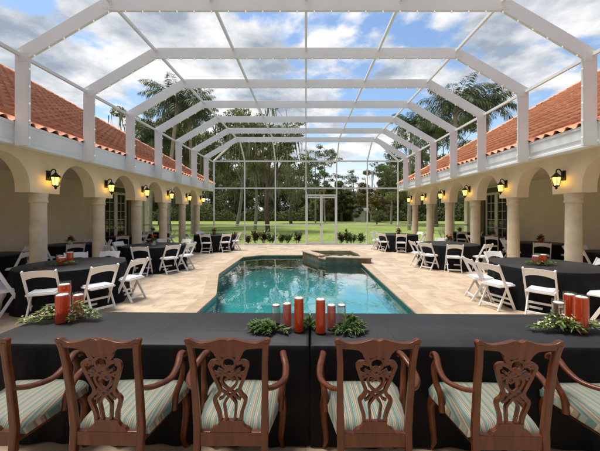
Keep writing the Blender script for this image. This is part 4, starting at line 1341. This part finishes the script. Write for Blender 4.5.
for i, (x, y, lab) in enumerate(((-4.78, 9.4, 'red flowers on the middle left poolside table'), (-4.35, 14.2, 'red flowers on the farthest left poolside table'),
        (4.72, 9.9, 'red flowers on the middle right poolside table'), (4.42, 14.3, 'red flowers on the farthest right poolside table'),
        (-7.62, 9.7, 'red flowers on the second table under the left arcade'), (-7.95, 12.9, 'red flowers on the third table under the left arcade'),
        (-8.05, 15.8, 'red flowers on the farthest table under the left arcade'), (7.9, 10.1, 'red flowers on the second table under the right arcade'),
        (7.9, 12.7, 'red flowers on the third table under the right arcade'), (8.1, 15.8, 'red flowers on the farthest table under the right arcade'))):
    bouquet(x, y, 0.752, 40 + i, lab, 1.25 if abs(x) < 6 else 1.1)

# ================================================================= vegetation
NR = np.random.default_rng(11)
def np_mesh(name, V, F, mats, parent=None, midx=None):
    me = bpy.data.meshes.new(name)
    V = np.asarray(V, dtype=np.float32); F = np.asarray(F, dtype=np.int32)
    me.vertices.add(len(V)); me.vertices.foreach_set('co', V.ravel())
    k = F.shape[1]
    me.loops.add(F.size); me.loops.foreach_set('vertex_index', F.ravel())
    me.polygons.add(len(F)); me.polygons.foreach_set('loop_start', np.arange(0, F.size, k, dtype=np.int32))
    try:
        me.polygons.foreach_set('loop_total', np.full(len(F), k, dtype=np.int32))
    except Exception:
        pass
    for m in (mats if isinstance(mats, (list, tuple)) else [mats]):
        me.materials.append(m)
    me.update(calc_edges=True)
    o = bpy.data.objects.new(name, me); COL.objects.link(o)
    if parent is not None: o.parent = parent
    return o
def leaf_quads(P, ln, wd, bias=None, g=NR):
    n = len(P)
    u = g.normal(size=(n, 3))
    if bias is not None:
        u += np.asarray(bias)
    u /= np.linalg.norm(u, axis=1)[:, None]
    r = g.normal(size=(n, 3)); v = np.cross(u, r); v /= np.linalg.norm(v, axis=1)[:, None]
    l = (ln * g.uniform(0.6, 1.4, n))[:, None]; w = (wd * g.uniform(0.6, 1.4, n))[:, None]
    k = np.cross(u, v) * l * 0.15
    V = np.stack([P - u * l / 2, P + v * w / 2 + k, P + u * l / 2, P - v * w / 2 + k], axis=1).reshape(-1, 3)
    F = np.arange(4 * n).reshape(-1, 4)
    return V, F
def clump_points(C, rad, per, flat=0.7, g=NR):
    out = []
    for c, r in zip(C, rad):
        n = int(per * (r ** 1.6))
        d = g.normal(size=(n, 3)); d /= np.linalg.norm(d, axis=1)[:, None]
        q = d * (g.uniform(0.25, 1.0, n) ** 0.6)[:, None] * r
        q[:, 2] *= flat
        out.append(q + c)
    return np.concatenate(out)
def limb(mb, p0, p1, r0, r1, g, bend=0.12, n=5, sides=7):
    p0, p1 = Vector(p0), Vector(p1); L_ = (p1 - p0).length
    pts = []
    b1 = Vector(g.normal(size=3)) * L_ * bend * 0.6
    for i in range(n + 1):
        t = i / n
        pts.append(p0.lerp(p1, t) + b1 * math.sin(PI * t))
    mb.tube(pts, [lerp(r0, r1, i / n) for i in range(n + 1)], sides)
    return pts
def oak(name, label, x, y, h, spread, trunk_r, seed, leaf='oak_leaf', bark='bark', moss=True, fork=0.28, leaf_ln=0.23, dens=330, nclump=46, low=0.35, grp=None, tilt=0.0):
    g = np.random.default_rng(seed)
    root = thing(name, label, 'tree', (x, y, -0.06), 0, grp)
    mb = MB(); limb(mb, (0, 0, 0), (tilt, 0, h * fork), trunk_r * 1.25, trunk_r * 0.85, g, 0.05, 6, 10)
    top = Vector((tilt, 0, h * fork))
    C = []; rad = []
    nl = 7
    for i in range(nl):
        a = 2 * PI * i / nl + g.uniform(-0.3, 0.3); rr = spread * g.uniform(0.35, 0.75)
        e = Vector((math.cos(a) * rr + tilt, math.sin(a) * rr, h * g.uniform(low + 0.2, 0.9)))
        pts = limb(mb, top * g.uniform(0.8, 1.0), e, trunk_r * 0.5, trunk_r * 0.10, g, 0.16, 6)
        for q in range(3):
            f = e + Vector((g.normal() * spread * 0.25, g.normal() * spread * 0.25, g.normal() * h * 0.08))
            limb(mb, pts[4], f, trunk_r * 0.16, trunk_r * 0.04, g, 0.12, 4, 5)
            C.append(np.array(f)); rad.append(g.uniform(0.10, 0.19) * spread + 0.25)
    limb(mb, top, (tilt, 0, h * 0.92), trunk_r * 0.7, trunk_r * 0.08, g, 0.06, 6)
    while len(C) < nclump:
        a = g.uniform(0, 2 * PI); q = math.sqrt(g.uniform(0, 1)) * spread
        zt = h * (1 - 0.42 * (q / spread) ** 2); zb = h * (low + 0.12 * (q / spread) * g.uniform(-1, 1))
        C.append(np.array((math.cos(a) * q + tilt, math.sin(a) * q, g.uniform(zb, zt)))); rad.append(g.uniform(0.09, 0.18) * spread + 0.2)
    mb.build('trunk', M[bark], root, smooth=True, angle=80)
    P = clump_points(C, rad, dens, 0.62, g)
    V, F = leaf_quads(P, leaf_ln, leaf_ln * 0.55, None, g)
    nleaf = len(F); Vs = []
    if moss:
        for c, r in zip(C, rad):
            if g.random() < 0.7:
                for q in range(8):
                    p = c + np.array((g.normal() * r * 0.6, g.normal() * r * 0.6, -r * 0.3))
                    L_ = g.uniform(0.5, 2.2); w = g.uniform(0.03, 0.10)
                    a = g.uniform(0, PI); dx, dy = math.cos(a) * w, math.sin(a) * w
                    k = g.normal(size=2) * 0.08
                    Vs += [p + np.array((-dx, -dy, 0)), p + np.array((dx, dy, 0)), p + np.array((dx * 0.8 + k[0], dy * 0.8 + k[1], -L_ * 0.6)), p + np.array((k[0] * 2 - dx * 0.2, k[1] * 2, -L_))]
        V = np.concatenate([V, np.array(Vs)]); F = np.arange(len(V)).reshape(-1, 4)
    o = np_mesh('crown', V, F, [M[leaf], M['moss']], root)
    mi = np.zeros(len(F), dtype=np.int32); mi[nleaf:] = 1
    o.data.polygons.foreach_set('material_index', mi)
    return root
def pine(name, label, x, y, h, seed, spread=2.2, bare=0.45, leaf='pine_leaf', r=0.17, dens=110, grp=None, lean=0.0):
    g = np.random.default_rng(seed)
    root = thing(name, label, 'tree', (x, y, -0.06), 0, grp)
    mb = MB(); limb(mb, (0, 0, 0), (lean, 0, h * 0.97), r, r * 0.25, g, 0.015, 8, 9)
    C, rad = [], []
    nb = 20
    for i in range(nb):
        t = bare + (1 - bare) * (i + g.uniform(0, 0.8)) / nb
        a = g.uniform(0, 2 * PI); q = spread * (0.45 + 0.75 * math.sin(PI * min(1, (1 - t) / (1 - bare) * 0.85 + 0.15))) * g.uniform(0.5, 1)
        p = Vector((lean * t, 0, h * t)); e = p + Vector((math.cos(a) * q, math.sin(a) * q, g.uniform(0.1, 0.6)))
        limb(mb, p, e, r * 0.28, r * 0.08, g, 0.08, 4, 5)
        for f in (0.55, 0.8, 1.0):
            C.append(np.array(p.lerp(e, f)) + g.normal(size=3) * 0.25); rad.append(g.uniform(0.4, 0.75))
    mb.build('trunk', M['bark_pale'], root, smooth=True, angle=80)
    P = clump_points(C, rad, dens, 0.55, g)
    np_mesh('crown', *leaf_quads(P, 0.40, 0.10, (0, 0, 0.3), g), M[leaf], root)
    return root
def palm(label, x, y, h, seed, fl=2.6, nf=26, grp='palms beside the wings', lean=0.3):
    g = np.random.default_rng(seed)
    root = thing('palm_tree', label, 'palm', (x, y, -0.06), 0, grp)
    mb = MB(); pts = [(lean * (t ** 2), 0, h * t) for t in np.linspace(0, 1, 9)]
    mb.tube(pts, [0.20, 0.17, 0.16, 0.155, 0.15, 0.145, 0.14, 0.14, 0.16], 10)
    top = Vector(pts[-1])
    mb.build('trunk', M['bark_pale'], root, smooth=True)
    V = []
    mb = MB()
    for i in range(nf):
        a = 2.399 * i + g.uniform(-0.2, 0.2); e0 = lerp(1.25, -0.35, i / nf) + g.uniform(-0.1, 0.1)
        L_ = fl * g.uniform(0.85, 1.1)
        p = top.copy(); path = [p.copy()]; e = e0
        for q in range(12):
            d = Vector((math.cos(a) * math.cos(e), math.sin(a) * math.cos(e), math.sin(e)))
            p = p + d * L_ / 12; path.append(p.copy()); e -= 0.055 + 0.012 * q
        mb.tube(path, [lerp(0.03, 0.006, q / 12) for q in range(13)], 5)
        sd = Vector((-math.sin(a), math.cos(a), 0))
        for q in np.linspace(1.2, 12, 44):
            i0 = min(int(q), 11); b = path[i0].lerp(path[i0 + 1], q - i0); t = (path[i0 + 1] - path[i0]).normalized()
            ll = 0.62 * fl / 2.6 * math.sin(PI * min(0.97, 0.18 + 0.78 * q / 12)) + 0.1
            for s in (-1, 1):
                d = (sd * s * g.uniform(0.6, 1.0) + t * 0.55 + Vector((0, 0, g.uniform(-0.95, 0.1)))).normalized()
                w = t * 0.022
                m_ = b + d * ll * 0.5
                en = b + d * ll + Vector((0, 0, -ll * 0.35))
                V += [b - w, m_ - w * 1.3, en, m_ + w * 1.3]
    fr = np_mesh('fronds', [tuple(v) for v in V], np.arange(len(V)).reshape(-1, 4), M['palm_leaf'], root)
    mb.build('frond_stems', M['palm_leaf'], fr)
    return root
def px(p, d): return (p - 306) * d / 300.0
def top(yp, d): return 1.76 + (213 - yp) * d / 300.0
oak('live_oak', 'big mossy live oak with thick dark trunk behind the left end of the screen', px(268, 29), 29, 13.6, 3.7, 0.19, 101, nclump=44, low=0.40, fork=0.36, dens=270)
oak('live_oak', 'slimmer mossy oak with pale trunk just left of the big live oak', px(255, 33), 33, 12.0, 3.0, 0.15, 102, bark='bark_pale', nclump=26, low=0.5, fork=0.5, dens=250)
oak('live_oak', 'mossy oak with pale twin leaning trunk behind the left screen corner', px(237, 42), 42, 17.5, 3.8, 0.20, 103, bark='bark_pale', nclump=40, low=0.36, fork=0.4, tilt=0.8, dens=270)
oak('live_oak', 'broad mossy oak rising over the far left roof end', px(196, 36), 36, 15.0, 5.6, 0.26, 104, nclump=56, low=0.34)
oak('live_oak', 'dark broad oak close behind the left wing, among the palms', px(168, 31), 31, 12.5, 4.6, 0.28, 128, nclump=44, low=0.4)
oak('live_oak', 'mossy oak standing beyond the left arcade opening', px(160, 44), 44, 13.0, 5.5, 0.26, 105, nclump=46, low=0.3)
pine('pine_tree', 'tall thin pine left of the screen door, its crown against the sky', px(315.5, 56), 56, top(151, 56), 111, spread=2.4, bare=0.55)
pine('pine_tree', 'tall thin pine right behind the screen door, beside its twin', px(325, 58), 58, top(148, 58), 112, spread=2.6, bare=0.5)
pine('pine_tree', 'pale trunked pine behind the right end of the screen', px(391, 46), 46, top(155, 46), 113, spread=2.6, bare=0.5)
pine('pine_tree', 'loose crowned pine rising in the gap right of the screen door', px(352, 68), 68, top(173, 68), 114, spread=3.0, bare=0.35)
oak('cypress_tree', 'rounded rusty brown tree behind the right half of the screen', px(379, 62), 62, top(171, 62), 4.6, 0.3, 121, leaf='rust_leaf', moss=False, nclump=50, low=0.22, leaf_ln=0.34)
oak('live_oak', 'low dark round oak just right of the screen door, far off', px(342, 66), 66, top(190, 66), 4.0, 0.3, 122, moss=False, nclump=44, low=0.2, leaf_ln=0.42)
oak('live_oak', 'mossy oak standing beyond the right arcade opening', px(436, 40), 40, 14.5, 6.0, 0.28, 123, nclump=54, low=0.3)
oak('live_oak', 'mossy oak behind the right screen corner post', px(410, 50), 50, 15.0, 5.0, 0.22, 124, bark='bark_pale', nclump=46, low=0.3)
oak('small_bush_tree', 'small dark bushy tree alone on the lawn near the right screen corner', px(377, 44), 44, 2.6, 1.0, 0.10, 125, moss=False, nclump=22, low=0.2, fork=0.2, leaf_ln=0.2, dens=220)
oak('live_oak', 'dark round oak straight behind the screen door, far off', px(329, 67), 67, top(186, 67), 3.8, 0.3, 126, moss=False, nclump=40, low=0.25, leaf_ln=0.42)
oak('live_oak', 'tall oak filling the gap between the big live oak and the door', px(291, 52), 52, 12.0, 4.0, 0.24, 127, nclump=36, low=0.35, dens=250)
# palms beside the roofs
palm('tall feathery palm highest above the right roof', px(452, 23), 23, top(106, 23), 201, fl=3.0, nf=30)
palm('feathery palm with fronds past the beam, rightmost above the right roof', px(484, 24), 24, top(104, 24), 202, fl=2.6)
palm('lower palm close to the right roof hip', px(432, 27), 27, top(133, 27), 203, fl=2.7)
palm('small distant palm leftmost of those over the right roof', px(409, 32), 32, top(124, 32), 204, fl=2.6)
palm('tall drooping palm above the left roof', px(168, 24), 24, top(104, 24), 205, fl=3.3, nf=28, lean=0.8)
palm('drooping palm in front of the oaks, right of the tall left palm', px(193, 26), 26, top(112, 26), 207, fl=3.0, nf=26, lean=-0.4)
palm('low palm close to the left roof hip', px(150, 25), 25, top(138, 25), 206, fl=2.4)
# woodland at the edge of the lawn
g = np.random.default_rng(77)
C, rad = [], []
for i in range(2700):
    x = g.uniform(-105, 105); y = g.uniform(70, 98)
    p = 306 + x / y * 300
    hmax = np.interp(p, [-100, 200, 285, 312, 345, 372, 400, 700], [20, 20, 18, 11.0, 7.8, 9.5, 13.5, 19])
    hmax *= 0.82 + 0.25 * math.sin(x * 0.43 + y) * math.sin(x * 0.171 + 2)
    C.append(np.array((x, y, hmax * g.uniform(0.08, 1.0)))); rad.append(g.uniform(0.9, 2.2))
P = clump_points(C, rad, 120, 0.75, g)
NU = 90000
ux = g.uniform(-120, 120, NU); uy = g.uniform(68, 76, NU)
uh = 2.0 + 1.3 * np.sin(ux * 0.31) * np.sin(ux * 0.117 + 1) + 0.6 * np.sin(ux * 1.3)
uz = g.uniform(0, 1, NU) ** 1.1 * np.clip(uh + 0.8, 0.8, 4.2)
P = np.concatenate([P, np.stack([ux, uy, uz - 0.05], axis=1)])
V, F = leaf_quads(P, 0.42, 0.26, None, g)
o = np_mesh('woodland', V, F, M['wood_leaf']); tag(o, kind='stuff'); o['label'] = 'mass of dark woodland along the far edge of the lawn'; o['category'] = 'woodland'
mb = MB()
for i in range(90):
    x = g.uniform(-110, 110); y = g.uniform(70, 84); h = g.uniform(7, 13)
    mb.tube([(x, y, -0.1), (x + g.normal() * 0.3, y, h * 0.5), (x + g.normal() * 0.6, y, h)], [0.20, 0.16, 0.07], 6)
o = mb.build('woodland_trunks', M['bark_pale'], smooth=True); tag(o, 'thin pale trunks standing inside the far woodland', 'woodland', kind='stuff')
# distant white shed
sx = px(364, 66)
shed = thing('garden_shed', 'long low white shed with grey roof beyond the lawn at the woods', 'shed', (sx, 66.0, -0.05))
mb = MB(); mb.box((0, 0, 1.2), (4.8, 2.6, 2.4)); mb.build('wall', M['white_paint'], shed)
mb = MB(); mb.prism([(-1.7, 2.35), (1.7, 2.35), (0, 3.0)], lambda p: (-2.7, p[0], p[1]), lambda p: (2.7, p[0], p[1])); mb.build('roof', mat('grey_roof', (0.45, 0.45, 0.44), rough=0.6), shed)
mb = MB(); mb.box((0.6, -1.31, 1.0), (1.0, 0.03, 1.9)); mb.build('door', M['brown_wood'], shed)
for q in (-1.5, 1.8):
    mb = MB(); mb.box((q, -1.31, 1.4), (0.7, 0.03, 0.8)); mb.build('window', M['dark_glass'], shed)
# shrubs along the foot of the screen
def spear_plant(x, y, h, seed, matname, label, n=26):
    g = np.random.default_rng(seed)
    root = thing('foundation_plant', label, 'shrub', (x, y, -0.05), 0, 'plants along the foot of the screen')
    V = []; mb = MB()
    for q in range(7):
        a = g.uniform(0, 2 * PI); r = g.uniform(0.02, 0.30); hh = h * g.uniform(0.6, 1.0)
        b = Vector((0.05 * math.cos(a), 0.05 * math.sin(a), 0)); t = Vector((r * math.cos(a), r * math.sin(a), hh * 0.85)); mb.tube([b, b.lerp(t, 0.5), t], 0.010, 5)
        for k in range(n):
            f = g.uniform(0.25, 1.0); p = b.lerp(t, f); an = g.uniform(0, 2 * PI)
            el = g.uniform(0.2, 1.2); d = Vector((math.cos(an) * math.cos(el), math.sin(an) * math.cos(el), math.sin(el)))
            L_ = g.uniform(0.20, 0.42) * (0.6 + h * 0.6); sd = Vector((-math.sin(an), math.cos(an), 0)) * g.uniform(0.022, 0.04)
            m_ = p + d * L_ * 0.5; e = p + d * L_ + Vector((0, 0, -L_ * 0.25))
            V += [p, m_ + sd, e, m_ - sd]
    mb.build('stems', M['bark'], root)
    np_mesh('leaves', [tuple(v) for v in V], np.arange(len(V)).reshape(-1, 4), M[matname], root)
PL = [(236, 0.72, 'ti_leaf', 'dark red leafy plant leftmost, just right of the left far table'),
      (249, 0.55, 'ti_leaf', 'small dark red plant second from the left along the screen'),
      (256, 0.80, 'ti_leaf', 'dark red plant before the slim pale oak trunk'),
      (264, 0.85, 'ti_leaf', 'tallest dark red plant before the big oak trunk'),
      (271, 0.66, 'shrub_leaf', 'green plant right of the tallest dark red one'),
      (281, 0.60, 'shrub_leaf', 'low green plant midway between two screen posts left of centre'),
      (287, 0.66, 'shrub_leaf', 'taller green plant right of the low green one, left of centre'),
      (297, 0.78, 'ti_leaf', 'dark red plant left of the screen door'),
      (341, 0.70, 'ti_leaf', 'reddish plant just right of the screen door'),
      (347, 0.82, 'shrub_leaf', 'green plant second to the right of the screen door'),
      (352, 0.66, 'shrub_leaf', 'bushy green plant third to the right of the screen door'),
      (360, 0.70, 'shrub_leaf', 'green plant nearest the post right of the screen door bay')]
for i, (p, h, m_, lab) in enumerate(PL):
    y = 17.6 + 0.25 * ((i * 37) % 5) / 5
    spear_plant(px(p, y), y, h, 300 + i, m_, lab)
